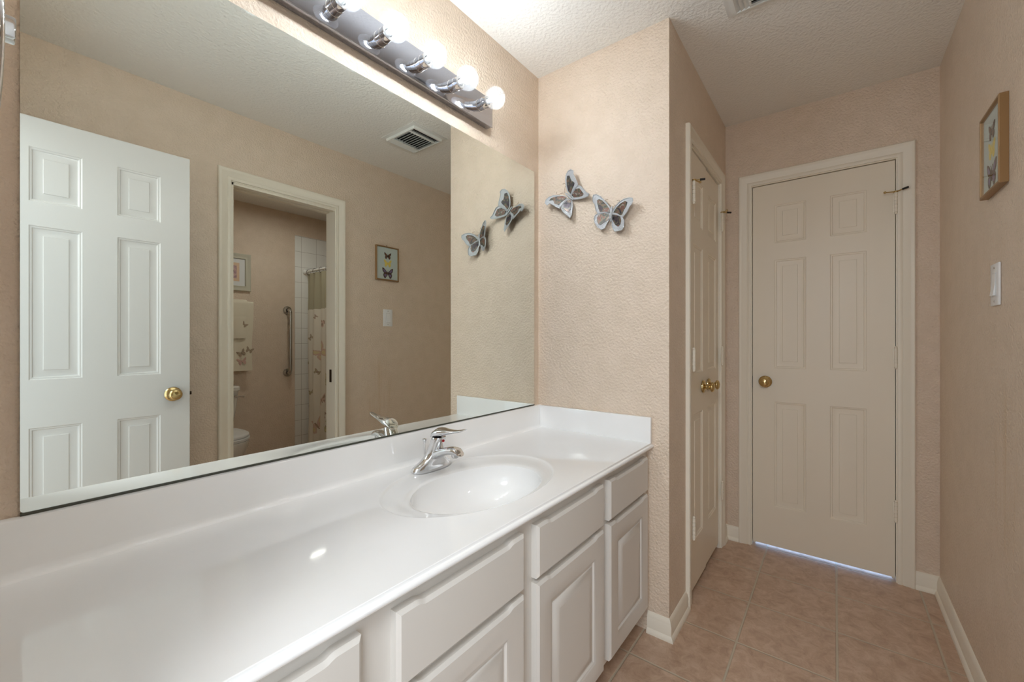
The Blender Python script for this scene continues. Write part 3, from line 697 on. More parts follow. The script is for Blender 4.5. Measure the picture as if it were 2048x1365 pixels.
# moulded front edge
prof = [(-.548, ZC), (-.5495, ZC-.0008), (-.5500, ZC-.0045), (-.5510, ZC-.0060), (-.5550, ZC-.0064), (-.5585, ZC-.0085), (-.5600, ZC-.0120), (-.5590, ZC-.0160), (-.5560, ZC-.0190), (-.5520, ZC-.0205), (-.5490, ZC-.0225), (-.536, ZC-.0225)]
mb.rings([[(x, y, z) for y, z in prof] for x in (x0, x1)], True, True, 0, True, closed=False)
put('sink_top', mb, M['marble'], top)
# backsplash with coved foot, and side splash
prof = [(-.034, ZC), (-.029, ZC+.0008), (-.0245, ZC+.0035), (-.0215, ZC+.008), (-.0200, ZC+.016), (-.0200, .8605), (-.0185, .8632), (-.0160, .8642), (-.001, .8642), (-.001, ZC)]
mb = MB(); mb.rings([[(x, y, z) for y, z in prof] for x in (x0, x1)], True, True, 0, True); put('backsplash', mb, M['marble'], top)
mb = MB(); mb.box((XB-.0185, -.021, ZC-.001), (XB-.0005, -.5525, .8640), .003); put('side_splash', mb, M['marble'], top)
mb = MB(); mb.lathe((IX, IY, ZC-.1365), (0,0,1), [(.001,.001),(.012,.001),(.015,.003),(.021,.004),(.023,.002),(.023,0)], 28); put('drain', mb, M['chrome'], top)['label'] = 'chrome drain'

# ------------------------------------------------------------------ faucet
FX, FY, FZ = .900, -.100, ZC-.0036
fau = thing('faucet', 'chrome single-lever basin faucet behind the oval sink', 'faucet', (FX, FY, FZ))
mb = MB()
def sec(y, z, a, b, tilt=0): return ((FX, FY + y, FZ + z), (a, 0, 0), (0, b*math.cos(tilt), b*math.sin(tilt)))
mb.loft([sec(0,0,.079,.027), sec(0,.004,.081,.0285), sec(0,.010,.080,.028), sec(-.001,.016,.076,.0265), sec(-.003,.022,.066,.0255), sec(-.006,.030,.052,.025), sec(-.010,.042,.038,.0255), sec(-.015,.056,.0300,.0255), sec(-.021,.072,.0262,.0245), sec(-.027,.088,.0245,.0235), sec(-.032,.102,.0235,.0225), sec(-.034,.108,.0215,.0205)], 36, pw=2.2)
put('body', mb, M['chrome'], fau)
mb = MB()
def sp(y, z, a, b, ang): return ((FX, FY + y, FZ + z), (a, 0, 0), (0, b*math.sin(ang), b*math.cos(ang)))
mb.loft([sp(-.002,.040,.026,.026,-.3), sp(-.022,.046,.0262,.0255,-.35), sp(-.040,.055,.0250,.0205,-.4), sp(-.060,.0645,.0235,.0165,-.35), sp(-.082,.071,.0215,.0130,-.2), sp(-.102,.0745,.0195,.0115,0), sp(-.119,.0735,.0180,.0110,.25), sp(-.129,.069,.0155,.0080,.6), sp(-.133,.065,.010,.0045,.9)], 28, pw=2.4)
mb.cyl((FX, FY-.108, FZ+.068), (FX, FY-.108, FZ+.056), .0125, .0118, 20)
put('spout', mb, M['chrome'], fau)
mb = MB(); mb.cyl((FX, FY-.108, FZ+.057), (FX, FY-.108, FZ+.0535), .0098, seg=20); put('aerator', mb, M['steel'], fau)
mb = MB()
def hd(y, z, a, b, ang): return ((FX, FY + y, FZ + z), (a, 0, 0), (0, b*math.sin(ang), b*math.cos(ang)))
mb.loft([hd(-.010,.104,.008,.004,-.9), hd(-.013,.110,.018,.009,-.6), hd(-.022,.118,.0240,.0135,-.35), hd(-.036,.123,.0255,.0150,-.1), hd(-.054,.1255,.0240,.0135,.05), hd(-.074,.1280,.0195,.0095,0), hd(-.094,.1310,.0155,.0066,-.1), hd(-.114,.1345,.0130,.0052,-.2), hd(-.132,.1385,.0120,.0046,-.25), hd(-.146,.1430,.0100,.0036,-.3), hd(-.154,.1460,.0055,.0018,-.3)], 28, pw=2.2)
put('handle', mb, M['chrome'], fau)
mb = MB(); mb.lathe((FX, FY-.0545, FZ+.098), (0,-1,.25), [(.0045,-.002),(.0045,.0008),(.001,.001)], 14, cap0=True); mb.v = mb.v
put('temperature_dot', mb, M['red'], fau)['label'] = 'small red dot'
mb = MB(); mb.cyl((FX-.004, FY+.030, FZ), (FX-.004, FY+.030, FZ+.080), .0028, seg=10); mb.lathe((FX-.004, FY+.030, FZ+.076), (0,0,1), [(.001,0),(.0035,.001),(.004,.006),(.0075,.013),(.0078,.016),(.001,.018)], 16)
put('lift_rod', mb, M['chrome'], fau)

# ------------------------------------------------------------------ long mirror
mir = thing('wall_mirror', 'long frameless wall mirror above the white backsplash', 'mirror', (.83, 0, .868))
MX0, MX1, MZ0, MZ1 = .0426, 1.616, .8695, 1.9727
def rrect(x0, x1, z0, z1, r, y):
    pts = []
    for cx, cz, a0 in ((x1-r, z0+r, -90), (x1-r, z1-r, 0), (x0+r, z1-r, 90), (x0+r, z0+r, 180)):
        for i in range(6):
            a = math.radians(a0 + i*18); pts.append((cx + r*math.cos(a), y, cz + r*math.sin(a)))
    return pts
mb = MB(); out = rrect(MX0, MX1, MZ0, MZ1, .006, -.006)
mb.add(out, [list(range(len(out)))], 0)
back = [(x, -.0005, z) for x, y, z in out]
mb.add(out + back, [(i, (i+1) % len(out), len(out) + (i+1) % len(out), len(out)+i) for i in range(len(out))], 1)
put('mirror_glass', mb, [M['mirror'], M['edge']], mir)
mb = MB(); mb.box((MX0, -.0080, .8645), (MX1, -.0005, .8695), .0006)
put('bottom_channel', mb, M['edge'], mir)['label'] = 'thin dark channel along the bottom edge'

# ------------------------------------------------------------------ vanity light
LX0, LX1, LZ0, LZ1, LY = .372, 1.279, 2.040, 2.145, -.034
vl = thing('vanity_light', 'chrome bar light with clear globe bulbs above the mirror', 'light', (.83, 0, 2.09))
mb = MB(); mb.box((LX0, -.0005, LZ0), (LX1, LY+.003, LZ1), .0015); mb.box((LX0-.001, LY+.004, LZ0-.0035), (LX1+.001, LY, LZ1+.0035), .0018)
put('back_plate', mb, M['barchrome'], vl)
for i in range(6):
    x = .450 + .150*i; z = 2.0925
    mb = MB(); mb.lathe((x, LY, z), (0,-1,0), [(.0225,0),(.0225,.002),(.0210,.003),(.0210,.022),(.0218,.0225),(.0218,.0250),(.0206,.0255),(.0206,.0445),(.0190,.0460),(.012,.0460)], 30)
    s = put('socket', mb, M['chrome'], vl)
    mb = MB()
    r = .0395; prof = [(.0125,.036),(.0130,.042)]
    for k in range(15):
        a = math.radians(-68 + k*(158/14)); prof.append((r*math.cos(a), .0805 + r*math.sin(a)))
    mb.lathe((x, LY, z), (0,-1,0), prof, 32)
    b = put('bulb', mb, M['globe'], vl); b['label'] = 'clear round glass globe bulb'
    mb = MB()
    pr = [(.001, .074), (.0155, .074)]  # core shaped as a forward dome so less light falls back on the wall
    for k in range(1, 8): a = PI/2*k/8; pr.append((.0155*math.cos(a), .074 + .025*math.sin(a)))
    pr.append((.001, .099))
    mb.lathe((x, LY, z), (0,-1,0), pr, 18); put('core_dome', mb, M['lamp'], b)['label'] = 'glowing lamp core'
    mb = MB(); mb.cyl((x, LY-.036, z), (x, LY-.064, z), .0085, .0095, 16); mb.lathe((x, LY, z), (0,-1,0), [(.0095,.064),(.0162,.070),(.0166,.0735),(.001,.0735)], 20); put('shield_stem', mb, M['plastic'], b)  # flared disc added behind the core to screen the wall from it

# ------------------------------------------------------------------ butterfly wall ornaments
def ornament(key, label):
    b = BF[key]
    base = b['axis'][0]
    t = thing('butterfly_ornament', label, 'wall ornament', (XB, base[0], base[1]), 'metal butterflies on the wall')
    wp = lambda q: (XB - q[2], q[0], q[1])
    for i, (o, inn) in enumerate(b['wings']):
        mb = MB(); mb.prism([wp(q) for q in o], (.0022, 0, 0))
        O = [Vector(wp(q)) for q in o]
        mb.tube([p - Vector((.0006,0,0)) for p in O], .0017, 8, 0, True)
        wg = put('wing', mb, M['silver'], t)
        mb = MB(); mb.prism([(wp(q)[0], q[0], q[1]) for q in inn], (.0030, 0, 0))
        put('wing_inlay', mb, M['enamel'], wg)['label'] = 'dark iridescent enamel inlay'
    a, c = Vector(wp(b['axis'][0])), Vector(wp(b['axis'][1]))
    mb = MB(); n = 9; pts = [a + (c-a)*(i/(n-1)) for i in range(n)]
    mb.tube([p - Vector((.002,0,0)) for p in pts], [.002,.0042,.0040,.0048,.0048,.0040,.0034,.0028,.0012], 12)
    put('body', mb, M['silver'], t)
    for l in b['ant']:
        mb = MB(); P = [Vector(wp(q)) - Vector((.001,0,0)) for q in l]
        # smooth the wire
        S = []
        for i in range(len(P)-1):
            p0 = P[max(i-1,0)]; p1 = P[i]; p2 = P[i+1]; p3 = P[min(i+2, len(P)-1)]
            for q in range(4):
                u = q/4; S.append(.5*((2*p1) + (p2-p0)*u + (2*p0-5*p1+4*p2-p3)*u*u + (3*p1-p0-3*p2+p3)*u**3))
        S.append(P[-1]); mb.tube(S, .0008, 8); mb.ball(P[-1], .0014, seg=8, n=6)
        put('antenna', mb, M['antenna'], t)
    mb = MB(); mb.cyl((XB-.0005, a.y*.5+c.y*.5, a.z*.5+c.z*.5), (XB-.014, a.y*.5+c.y*.5, a.z*.5+c.z*.5), .003, seg=10)
    put('hanger', mb, M['antenna'], t)
ornament('one', 'silver butterfly wall ornament tilted up beside the mirror edge')
ornament('two', 'silver butterfly wall ornament with rounded scalloped wings, lower right of the pair')

# ------------------------------------------------------------------ specimen frame on the right wall
FX0, FX1, FZ0, FZ1, FD = 1.760, 1.957, 1.617, 1.869, .018
sf = thing('specimen_frame', 'small gilded frame with three mounted butterflies on the right wall', 'picture frame', (1.86, -W, 1.617))
def rectframe(P, x0, x1, z0, z1, wd, prof):
    mb = MB(); rs = []
    for o, d in prof: rs.append([P(x0+o, z0+o, d), P(x1-o, z0+o, d), P(x1-o, z1-o, d), P(x0+o, z1-o, d)])
    return mb.rings(rs, False, False, 0, False)
put('frame', rectframe(Prig, FX0, FX1, FZ0, FZ1, 0, [(0,.0005),(0,.018),(.002,.020),(.007,.020),(.009,.017),(.009,.004),(0,.0005)]), M['goldwood'], sf)
mb = MB(); mb.box(Prig(FX0+.003, FZ0+.003, .001), Prig(FX1-.003, FZ1-.003, .0115)); put('backing', mb, M['paper'], sf)
mb = MB(); mb.box(Prig(FX0+.0088, FZ0+.0088, .0160), Prig(FX1-.0088, FZ1-.0088, .0170)); put('glass', mb, M['pane'], sf)
# outline of a spread butterfly's right half (fore wing, hind wing), unit = half span
FORE = [(.04,.05),(.25,.30),(.55,.62),(.85,.80),(1.0,.78),(.98,.55),(.90,.25),(.72,.02),(.40,-.06),(.06,-.04)]
HIND = [(.06,-.02),(.40,-.05),(.68,-.02),(.80,-.20),(.78,-.50),(.62,-.78),(.40,-.82),(.22,-.55),(.08,-.22)]
def flat_butterfly(mb, P, cx, cz, r, d, th=.0010, m=(0,0,1), rot=0, asp=1.0, inner=True):
    c, s = math.cos(rot), math.sin(rot)
    def q(x, z): x *= r; z *= r*asp; return (cx + x*c - z*s, cz + x*s + z*c)
    for sg in (1, -1):
        for k, out in enumerate((FORE, HIND)):
            pts = [P(*q(sg*x, z), d) for x, z in out]
            off = Vector(P(cx, cz, d+th)) - Vector(P(cx, cz, d))
            mb.prism(pts, off, m[k])
            if inner:
                gx = sum(p[0] for p in out)/len(out); gz = sum(p[1] for p in out)/len(out)
                pts = [P(*q(sg*(gx + (x-gx)*.55), gz + (z-gz)*.55), d+th) for x, z in out]
                mb.prism(pts, off*.4, m[2])
    pts = [Vector(P(*q(0, z), d+th)) for z in (.22, .12, 0, -.2, -.45)]
    mb.tube(pts, [r*.03, r*.06, r*.065, r*.05, r*.015], 8, m[0])
    for sg in (1, -1):
        mb.tube([Vector(P(*q(sg*x, z), d+th)) for x, z in ((.02,.2),(.12,.42),(.2,.58))], r*.012, 6, m[0])
mb = MB(); flat_butterfly(mb, Prig, 1.861, 1.800, .030, .0120, m=(0,0,1)); put('butterfly', mb, [M['bfbrown'], M['bforange']], sf)['label'] = 'small brown and orange butterfly'
mb = MB(); flat_butterfly(mb, Prig, 1.861, 1.745, .033, .0120, m=(0,0,0)); put('butterfly', mb, [M['bfyellow']], sf)['label'] = 'pale yellow butterfly'
mb = MB(); flat_butterfly(mb, Prig, 1.861, 1.672, .047, .0120, m=(0,0,1)); put('butterfly', mb, [M['bfbrown'], M['bfviolet']], sf)['label'] = 'large dark butterfly with violet sheen'
mb = MB(); mb.cyl(Prig(1.858, 1.878, .0003), Prig(1.858, 1.882, .010), .0012, seg=8); mb.tube([Prig(1.850, 1.866, .003), Prig(1.858, 1.879, .004), Prig(1.866, 1.866, .003)], .0008, 6)
put('hanging_nail', mb, M['bronze'], sf)

# ------------------------------------------------------------------ light switch
sw = thing('light_switch', 'white rocker light switch plate on the right wall', 'light switch', (1.868, -W, 1.277))
mb = MB(); mb.box(Prig(1.829, 1.277, .0004), Prig(1.908, 1.403, .0060), .0022); put('plate', mb, M['plastic'], sw)
mb = MB(); mb.box(Prig(1.8515, 1.3055, .0055), Prig(1.8855, 1.3745, .0072), .0006); put('rocker_frame', mb, M['switchshade'], sw)
mb = MB(); mb.prism([Prig(1.853, 1.307, .0068), Prig(1.853, 1.307, .0125), Prig(1.853, 1.340, .0085), Prig(1.853, 1.373, .0075), Prig(1.853, 1.373, .0068)], (.031, 0, 0)); put('rocker', mb, M['plastic'], sw)
for zz in (1.290, 1.390):
    mb = MB(); mb.lathe(Prig(1.8685, zz, .0058), (0,1,0), [(.001,.0012),(.0028,.001),(.0033,0)], 12); put('screw', mb, M['steel'], sw)

# ------------------------------------------------------------------ ceiling register
VX, VY = 1.672, -.962
ve = thing('ceiling_vent', 'white louvred air register on the ceiling', 'vent', (VX, VY, H))
hx, hy = .134, .160
mb = MB()
rs = []
for o, d in ((0,.0005),(0,.003),(.002,.004),(.024,.0045),(.026,.019),(.034,.020),(.034,.003)):
    rs.append([(VX-hx+o, VY-hy+o, H-d), (VX+hx-o, VY-hy+o, H-d), (VX+hx-o, VY+hy-o, H-d), (VX-hx+o, VY+hy-o, H-d)])
mb.rings(rs, False, False, 0, False); put('frame', mb, M['ventmetal'], ve)
mb = MB(); mb.box((VX-hx+.03, VY-hy+.03, H-.0008), (VX+hx-.03, VY+hy-.03, H-.0002)); put('duct', mb, M['dark'], ve)  # flat black sheet paints in the shade inside the duct
def blade(c, half, ang, along):
    # a tilted flat louvre hanging below the duct plane
    mb = MB(); th = .0006; wd = .0092
    cx, cyy = c; ca, sa = math.cos(ang)*wd, math.sin(ang)*wd*.8
    pr = [(-ca, -sa), (ca, sa), (ca + th, sa - th), (-ca + th, -sa - th)]
    if along == 'x': rs = [[(cx + s*half, cyy + u, H - .0150 + v) for u, v in pr] for s in (-1, 1)]
    else: rs = [[(cx + u, cyy + s*half, H - .0150 + v) for u, v in pr] for s in (-1, 1)]
    mb.rings(rs, True, True, 0, False); return mb
iy0, iy1 = VY-hy+.034, VY+hy-.034; ix0, ix1 = VX-hx+.034, VX+hx-.034
yb0, yb1 = iy0+.048, iy1-.048
for k in range(10):
    xx = ix0 + (k+.5)*(ix1-ix0)/10
    put('louver', blade((xx, (yb0+yb1)/2), (yb1-yb0)/2, 1.0, 'y'), M['ventmetal'], ve)
for yy, an in ((iy0+.008, .6), (iy0+.023, .6), (iy0+.038, .6), (iy1-.008, -.6), (iy1-.023, -.6), (iy1-.038, -.6)):
    put('louver', blade((VX, yy), (ix1-ix0)/2, an, 'x'), M['ventmetal'], ve)
for yy in (yb0, yb1):
    mb = MB(); mb.box((ix0, yy-.004, H-.0195), (ix1, yy+.004, H-.006), .0006); put('divider_bar', mb, M['ventmetal'], ve)

# ------------------------------------------------------------------ towel ring on the entry wall
TRX, TRY, TRZ = X0, -.525, 1.462
tr = thing('towel_ring', 'chrome towel ring on the wall at the left edge of the mirror', 'towel ring', (TRX, TRY, TRZ))
mb = MB(); mb.box((TRX+.0005, TRY-.024, TRZ-.024), (TRX+.008, TRY+.024, TRZ+.024), .003); put('wall_plate', mb, M['chrome'], tr)
mb = MB(); mb.box((TRX+.006, TRY-.0095, TRZ-.0095), (.0205, TRY+.0095, TRZ+.0095), .002); put('post', mb, M['chrome'], tr)
mb = MB(); pts = []
for i in range(48):
    a = 2*PI*i/48; yy = .066*math.sin(a); pts.append((.0035 - yy*.07, TRY - .015 + yy, TRZ - .038 + .066*math.cos(a)))
mb.tube(pts, .0042, 12, 0, True); put('ring', mb, M['chrome'], tr)

# ------------------------------------------------------------------ toilet room
Prear = lambda s, z, d: (s, YT + d, z)
mb = MB()
mb.box((1.935, YT+.0005, 0), (XF+.12, YT+.010, 2.228), .005)
struct('wall_tile', mb, M['walltile'], 'white square wall tile at the tub end of the toilet room', 'wall tile')

lm = thing('ceiling_light', 'small round ceiling light inside the toilet room', 'ceiling light', (1.66, -2.42, H))
mb = MB(); mb.lathe((1.66, -2.42, H-.0005), (0,0,-1), [(.001,0),(.12,0),(.12,.016),(.070,.024),(.056,.018),(.001,.018)], 36); put('base', mb, M['plastic'], lm)
mb = MB(); mb.lathe((1.66, -2.42, H-.0186), (0,0,-1), [(.001,0),(.0555,0),(.0555,.001),(.04,.003),(.001,.004)], 36); put('diffuser', mb, M['roomlamp'], lm)

# toilet ---------------------------------------------------------------
TX, TY = 1.160, YT
to = thing('toilet', 'white two-piece toilet with closed lid against the rear wall', 'toilet', (TX, TY+.35, 0))
mb = MB()
def oval(y, z, a, b): return ((TX, TY + y, z), (a, 0, 0), (0, b, 0))
mb.loft([oval(.36,0,.115,.235), oval(.36,.02,.112,.232), oval(.37,.10,.105,.215), oval(.39,.19,.120,.22), oval(.42,.27,.155,.245), oval(.435,.33,.175,.262), oval(.44,.375,.182,.268), oval(.44,.388,.180,.266)], 40, pw=2.2)
mb.loft([((TX, TY+.12, .23), (.10,0,0), (0,.11,0)), ((TX, TY+.13, .30), (.13,0,0), (0,.12,0)), ((TX, TY+.13, .375), (.165,0,0), (0,.125,0)), ((TX, TY+.13, .392), (.165,0,0), (0,.125,0))], 32, pw=4)
put('bowl', mb, M['porcelain'], to)
mb = MB(); mb.loft([oval(.445,.390,.182,.255), oval(.445,.394,.186,.258), oval(.445,.408,.186,.258), oval(.445,.412,.180,.252)], 40, pw=2.2); put('seat', mb, M['plastic'], to)
mb = MB(); mb.loft([oval(.440,.416,.180,.250), oval(.440,.420,.185,.255), oval(.440,.432,.183,.253), oval(.440,.440,.165,.235), oval(.440,.443,.10,.17)], 40, pw=2.2); put('lid', mb, M['plastic'], to)
mb = MB(); mb.loft([((TX, TY+.115, .392), (.170,0,0), (0,.080,0)), ((TX, TY+.115, .42), (.180,0,0), (0,.085,0)), ((TX, TY+.112, .60), (.212,0,0), (0,.092,0)), ((TX, TY+.112, .735), (.225,0,0), (0,.095,0))], 40, pw=5); put('tank', mb, M['porcelain'], to)
mb = MB(); mb.loft([((TX, TY+.112, .736), (.232,0,0), (0,.100,0)), ((TX, TY+.112, .740), (.238,0,0), (0,.106,0)), ((TX, TY+.112, .765), (.238,0,0), (0,.106,0)), ((TX, TY+.112, .776), (.228,0,0), (0,.096,0))], 40, pw=5); put('tank_lid', mb, M['porcelain'], to)
mb = MB(); ly = TY+.205; mb.lathe((TX+.190, ly-.004, .690), (0,1,0), [(.001,0),(.012,0),(.012,.010),(.008,.014),(.001,.014)], 16); mb.tube([(TX+.190, ly+.012, .690), (TX+.215, ly+.014, .689), (TX+.250, ly+.013, .684)], [.006,.0055,.007], 10)
put('flush_lever', mb, M['chrome'], to)['label'] = 'chrome flush lever'

# towel bar and towels -------------------------------------------------------
tb = thing('towel_bar', 'white towel bar behind the hanging towels above the toilet', 'towel bar', (1.16, YT, 1.505))
mb = MB(); mb.cyl((.92, YT+.060, 1.505), (1.46, YT+.060, 1.505), .008, seg=16); put('bar', mb, M['plastic'], tb)
for xx in (.92, 1.46):
    mb = MB(); mb.box((xx-.018, YT+.0005, 1.485), (xx+.018, YT+.012, 1.525), .003); mb.box((xx-.010, YT+.010, 1.495), (xx+.010, YT+.070, 1.515), .003); put('bracket', mb, M['plastic'], tb)
def draped(x0, x1, ztop, zfront, rad, th, band=None, seed=0, n=28):
    """cloth folded over the bar: front and back fall, real thickness, embossed bands"""
    rnd = random.Random(seed); ph = rnd.random()*6
    path = []
    c = (YT+.060, 1.505)
    L = 26
    for i in range(L+1): path.append((c[0]+rad, zfront + (c[1]-zfront)*i/L))
    for i in range(1, 8):
        a = PI*i/8; path.append((c[0] + rad*math.cos(a), c[1] + rad*math.sin(a)))
    zb = zfront + .10
    for i in range(L+1): path.append((c[0]-rad, c[1] + (zb-c[1])*i/L))
    mb = MB(); outer = []; inner = []
    for j in range(n+1):
        x = x0 + (x1-x0)*j/n
        colo = []; coli = []
        for (y, z) in path:
            fall = max(0, (1.505 - z))
            f = .0035*math.sin(ph + x*46)*min(1, fall*5)
            xx = x + (.006*math.sin(z*9+ph))*min(1, fall*3) - (x-(x0+x1)/2)*.05*min(1, fall*2)
            sgn = 1 if y >= c[0] else -1
            bump = 0
            if band and sgn > 0:
                for b0, b1 in band:
                    if b0 < z < b1: bump = -.0022
            dy = y + (f if sgn > 0 else 0)
            nx = 1 if z < 1.505 and y > c[0] else (-1 if z < 1.505 else 0)
            if nx == 0:
                q = math.hypot(y-c[0], z-1.505); oy, oz = (y-c[0])/q*th, (z-1.505)/q*th
            else: oy, oz = nx*th, 0
            colo.append((xx, dy + oy + bump*sgn, z + oz)); coli.append((xx, dy, z))
        outer.append(colo); inner.append(coli)
    mb.rings(outer, False, False, 0, True, closed=False); mb.rings(inner, False, False, 0, True, closed=False)
    m = len(path)
    for a, b in ((outer[0], inner[0]), (outer[-1], inner[-1])):
        mb.add(a + b, [(i, i+1, m+i+1, m+i) for i in range(m-1)], 0)
    for e in (0, m-1):
        A = [o[e] for o in outer]; B = [o[e] for o in inner]
        mb.add(A + B, [(i, i+1, n+1+i+1, n+1+i) for i in range(n)], 0)
    return mb
def motif(mb, x, z, d, r, rot, m):
    flat_butterfly(mb, Prear, x, z, r, d, .0016, (m, m, m), rot, 1.0, False)
t1 = draped(1.02, 1.535, 1.505, .900, .012, .009, [(1.09,1.10),(.985,.995)], 1)
motif(t1, 1.435, 1.060, .083, .035, .5, 1); motif(t1, 1.500, 1.085, .083, .032, -.4, 1); motif(t1, 1.440, .985, .083, .038, .2, 2); motif(t1, 1.30, 1.05, .083, .04, -.3, 1)
put_ = put('bath_towel', t1, [M['towel'], M['embro'], M['embropink']])
tag(put_, 'larger cream bath towel with embroidered butterflies, hanging lowest', 'towel', 'cream towels on the bar')
t2 = draped(1.02, 1.480, 1.505, 1.190, .027, .009, [(1.375,1.385),(1.275,1.283)], 2)
motif(t2, 1.405, 1.350, .094, .028, .5, 1); motif(t2, 1.455, 1.315, .094, .026, -.7, 1); motif(t2, 1.30, 1.33, .094, .03, .2, 1)
o = put('hand_towel', t2, [M['towel'], M['embro']])
tag(o, 'shorter cream hand towel folded over the bath towel', 'towel', 'cream towels on the bar')

# framed print above the towels ------------------------------------------------------
pf = thing('framed_print', 'small grey-green framed flower print above the towels', 'picture', (1.36, YT, 1.62))
A0, A1, B0, B1 = 1.205, 1.535, 1.622, 1.960
put('frame', rectframe(Prear, A0, A1, B0, B1, 0, [(0,.0005),(0,.018),(.004,.022),(.012,.020),(.020,.015),(.034,.015),(.040,.018),(.044,.018),(.046,.010),(.046,.004),(0,.0005)]), M['greyframe'], pf)
mb = MB(); mb.box(Prear(A0+.04, B0+.04, .002), Prear(A1-.04, B1-.04, .007)); put('mat', mb, M['mat_board'], pf)
mb = MB(); mb.box(Prear(A0+.090, B0+.085, .007), Prear(A1-.090, B1-.085, .0078)); put('inner_mat', mb, M['peach'], pf)
mb = MB(); mb.box(Prear(A0+.112, B0+.112, .0078), Prear(A1-.112, B1-.112, .0084), m=0)
for i in range(5):
    a = i*2*PI/5 + .4; cx, cz = 1.37 + .02*math.cos(a), 1.79 + .022*math.sin(a)
    mb.prism([Prear(cx + .013*math.cos(k*PI/5), cz + .015*math.sin(k*PI/5), .0084) for k in range(10)], (0, .0004, 0), 1)
put('print', mb, [M['mauve'], M['petal']], pf)

# grab bar ------------------------------------------------------------------------
gb = thing('grab_bar', 'vertical stainless steel grab bar beside the tub', 'grab bar', (1.865, YT, .86))
for zz in (.855, 1.470):
    mb = MB(); mb.lathe((1.865, YT+.0005, zz), (0,1,0), [(.001,0),(.040,0),(.040,.004),(.036,.010),(.020,.014)], 28); put('flange', mb, M['steel'], gb)
P = [(1.865, YT+.008, .855), (1.865, YT+.030, .855)]
for i in range(1, 7): a = PI/2*i/6; P.append((1.865, YT+.030+.035*math.sin(a), .855+.035*(1-math.cos(a))))
for i in range(0, 7): a = PI/2*i/6; P.append((1.865, YT+.030+.035*math.cos(a), 1.470-.035+.035*math.sin(a)))
P += [(1.865, YT+.030, 1.470), (1.865, YT+.008, 1.470)]
mb = MB(); mb.tube(P, .0165, 18); put('bar', mb, M['steel'], gb)

# tub ---------------------------------------------------------------------------------
tu = thing('bathtub', 'white bathtub behind the butterfly shower curtain', 'bathtub', (2.45, -2.4, 0))
mb = MB()
tx0, tx1, ty0, ty1, tz = 2.085, XF+.115, -W-WT-.005, YT+.012, .40
def rr(x0, x1, y0, y1, r, z, n=6):
    y0, y1 = min(y0, y1), max(y0, y1); pts = []
    for cx, cyy, a0 in ((x1-r, y0+r, -90), (x1-r, y1-r, 0), (x0+r, y1-r, 90), (x0+r, y0+r, 180)):
        for i in range(n): a = math.radians(a0 + i*90/(n-1)); pts.append((cx + r*math.cos(a), cyy + r*math.sin(a), z))
    return pts
mb.rings([rr(tx0+.02, tx1, ty0, ty1, .004, 0), rr(tx0+.01, tx1, ty0, ty1, .004, .30), rr(tx0, tx1, ty0, ty1, .008, tz-.02), rr(tx0, tx1, ty0, ty1, .012, tz), rr(tx0+.06, tx1-.06, ty0-.08, ty1+.08, .12, tz), rr(tx0+.075, tx1-.075, ty0-.10, ty1+.10, .14, tz-.03), rr(tx0+.13, tx1-.13, ty0-.2, ty1+.16, .14, .09), rr(tx0+.18, tx1-.18, ty0-.26, ty1+.2, .12, .07)], True, True)
put('tub', mb, M['porcelain'], tu)

# shower rod, rings and curtain -----------------------------------------------------------
RX, RZ = 2.040, 1.868
ro = thing('shower_rod', 'white shower curtain rod across the tub alcove', 'curtain rod', (RX, -2.4, RZ))
mb = MB(); mb.cyl((RX, YT+.011, RZ), (RX, -W-WT-.001, RZ), .0125, seg=18); put('rod', mb, M['walltile_w'], ro)
for yy, ax in ((YT+.0105, 1), (-W-WT-.0005, -1)):
    mb = MB(); mb.lathe((RX, yy, RZ), (0,ax,0), [(.001,0),(.030,0),(.030,.004),(.020,.022),(.0135,.030)], 24); put('flange', mb, M['walltile_w'], ro)
NR = 12
ry = [YT+.075 + i*(1.36/(NR-1)) for i in range(NR)]
for i, yy in enumerate(ry):
    mb = MB(); pts = [(RX + .021*math.cos(a), yy, RZ - .008 + .027*math.sin(a)) for a in [2*PI*k/24 for k in range(24)]]
    mb.tube(pts, .0019, 8, 0, True)
    o = put('curtain_ring', mb, M['bronze'])
    tag(o, 'dark wire ring holding the shower curtain on its rod', 'curtain ring', 'shower curtain rings')
def cpos(u, z):
    # u along the curtain (metres of rod), folds deepen below the header
    y = YT+.045 + u
    k = min(1, (1.86 - z)/.25)
    x = RX + (.016*math.sin(u*2*PI/.115 + .6) + .010*math.sin(u*2*PI/.27 + 1.1) + .006*math.sin(z*4 + u*9))*(.35 + .65*k) - .004
    lean = -.045*max(0, (1.5 - z))/1.4
    return (x + lean*.3, y + .012*math.sin(z*3)*k, z)
def inpoly(p, poly):
    x, y = p; r = False; n = len(poly)
    for i in range(n):
        x1, y1 = poly[i]; x2, y2 = poly[(i+1) % n]
        if (y1 > y) != (y2 > y) and x < (x2-x1)*(y-y1)/(y2-y1) + x1: r = not r
    return r
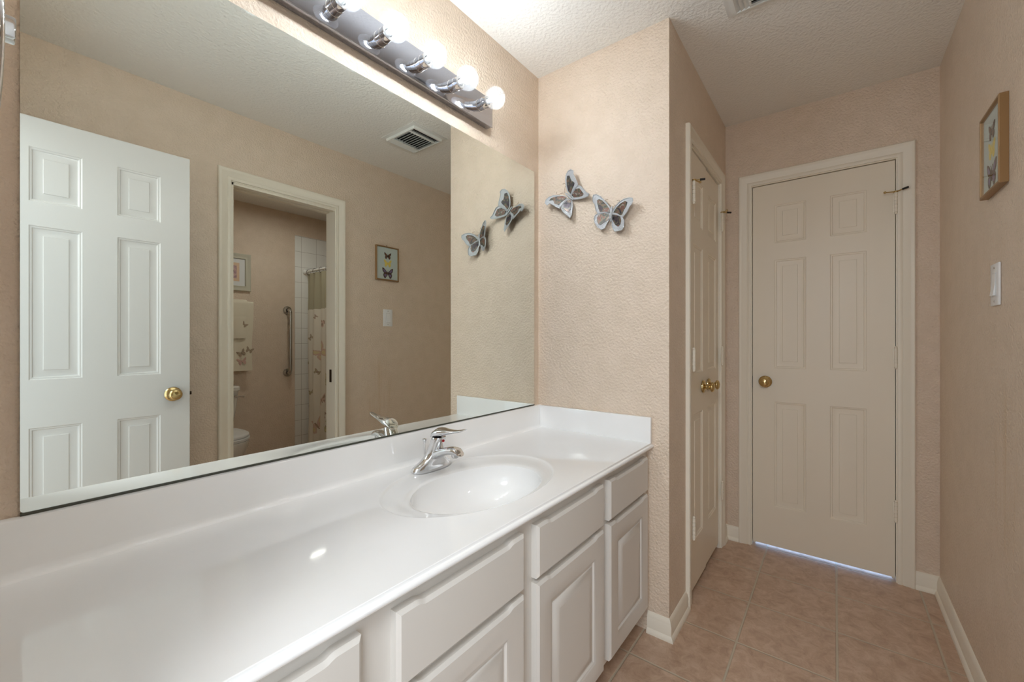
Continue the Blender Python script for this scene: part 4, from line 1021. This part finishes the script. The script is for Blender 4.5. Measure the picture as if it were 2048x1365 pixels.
def sheet(z0, z1, nu, nz, marks, th=.0012):
    mb = MB(); U = 1.42
    vs = []; fs = []; ms = []
    for j in range(nz+1):
        z = z0 + (z1-z0)*j/nz
        for i in range(nu+1): vs.append(cpos(U*i/nu, z))
    n1 = len(vs)
    vb = [(x+th, y, z) for x, y, z in vs]
    o = len(mb.v); mb.v += vs + vb
    for j in range(nz):
        z = z0 + (z1-z0)*(j+.5)/nz
        for i in range(nu):
            u = U*(i+.5)/nu; m = 0
            for (cu, cz, r, rot, m0, m1) in marks:
                du, dz = u-cu, z-cz
                if abs(du) < r*1.3 and abs(dz) < r*1.3:
                    c, s = math.cos(-rot), math.sin(-rot); a = (du*c - dz*s)/r; b = (du*s + dz*c)/r
                    a = abs(a)
                    for poly in (FORE, HIND):
                        if inpoly((a, b), poly):
                            gx = sum(p[0] for p in poly)/len(poly); gz = sum(p[1] for p in poly)/len(poly)
                            m = m1 if inpoly((gx + (a-gx)/.55, gz + (b-gz)/.55), poly) else m0
                    if a < .07 and -.5 < b < .25: m = 3
            a = j*(nu+1)+i
            mb.f.append([o+a, o+a+1, o+a+nu+2, o+a+nu+1]); mb.m.append(m); mb.sm.append(True)
            mb.f.append([o+n1+a, o+n1+a+nu+1, o+n1+a+nu+2, o+n1+a+1]); mb.m.append(0); mb.sm.append(True)
    def edge(A): 
        for p, q in zip(A[:-1], A[1:]): mb.f.append([o+p, o+q, o+n1+q, o+n1+p]); mb.m.append(0); mb.sm.append(False)
    edge(list(range(nu+1))); edge([nz*(nu+1)+i for i in range(nu+1)])
    edge([j*(nu+1) for j in range(nz+1)]); edge([j*(nu+1)+nu for j in range(nz+1)])
    return mb
cu = thing('shower_curtain', 'cream shower curtain printed with butterflies below an olive header', 'shower curtain', (RX, -2.4, .12))
put('header_panel', sheet(1.480, 1.845, 200, 20, []), M['curtop'], cu)['label'] = 'plain olive sheer header'
mb = MB()
for zb in (1.765, 1.845): pass
marks = []
rnd = random.Random(11)
# the butterflies that show in the reflection
seen = [(.20,1.405,.022,.9,3,3),(.335,1.355,.060,.3,1,3),(.10,1.20,.030,.8,3,4),(.27,1.06,.095,.6,1,2),(.225,.865,.030,-.5,3,4),(.42,.80,.060,1.2,4,2),(.105,.66,.036,.3,4,3),(.315,.60,.058,.4,1,3),(.40,.47,.040,1.3,3,3),(.215,.345,.090,.5,1,2),(.44,.36,.060,.9,4,2),(.175,.150,.034,-.4,3,4),(.04,.95,.05,.7,4,3),(.03,.52,.05,1.,4,3)]
marks += seen
for i in range(40):
    u, z = .52 + rnd.random()*.85, .2 + rnd.random()*1.2
    if all((u-q[0])**2 + (z-q[1])**2 > (q[2]+.09)**2 for q in marks):
        marks.append((u, z, rnd.choice((.03,.055,.09)), rnd.uniform(-1,1), rnd.choice((1,3,4)), rnd.choice((2,3))))
put('curtain_panel', sheet(.115, 1.482, 330, 330, marks), [M['curtain'], M['printpink'], M['printyel'], M['printbrown'], M['printgreen']], cu)
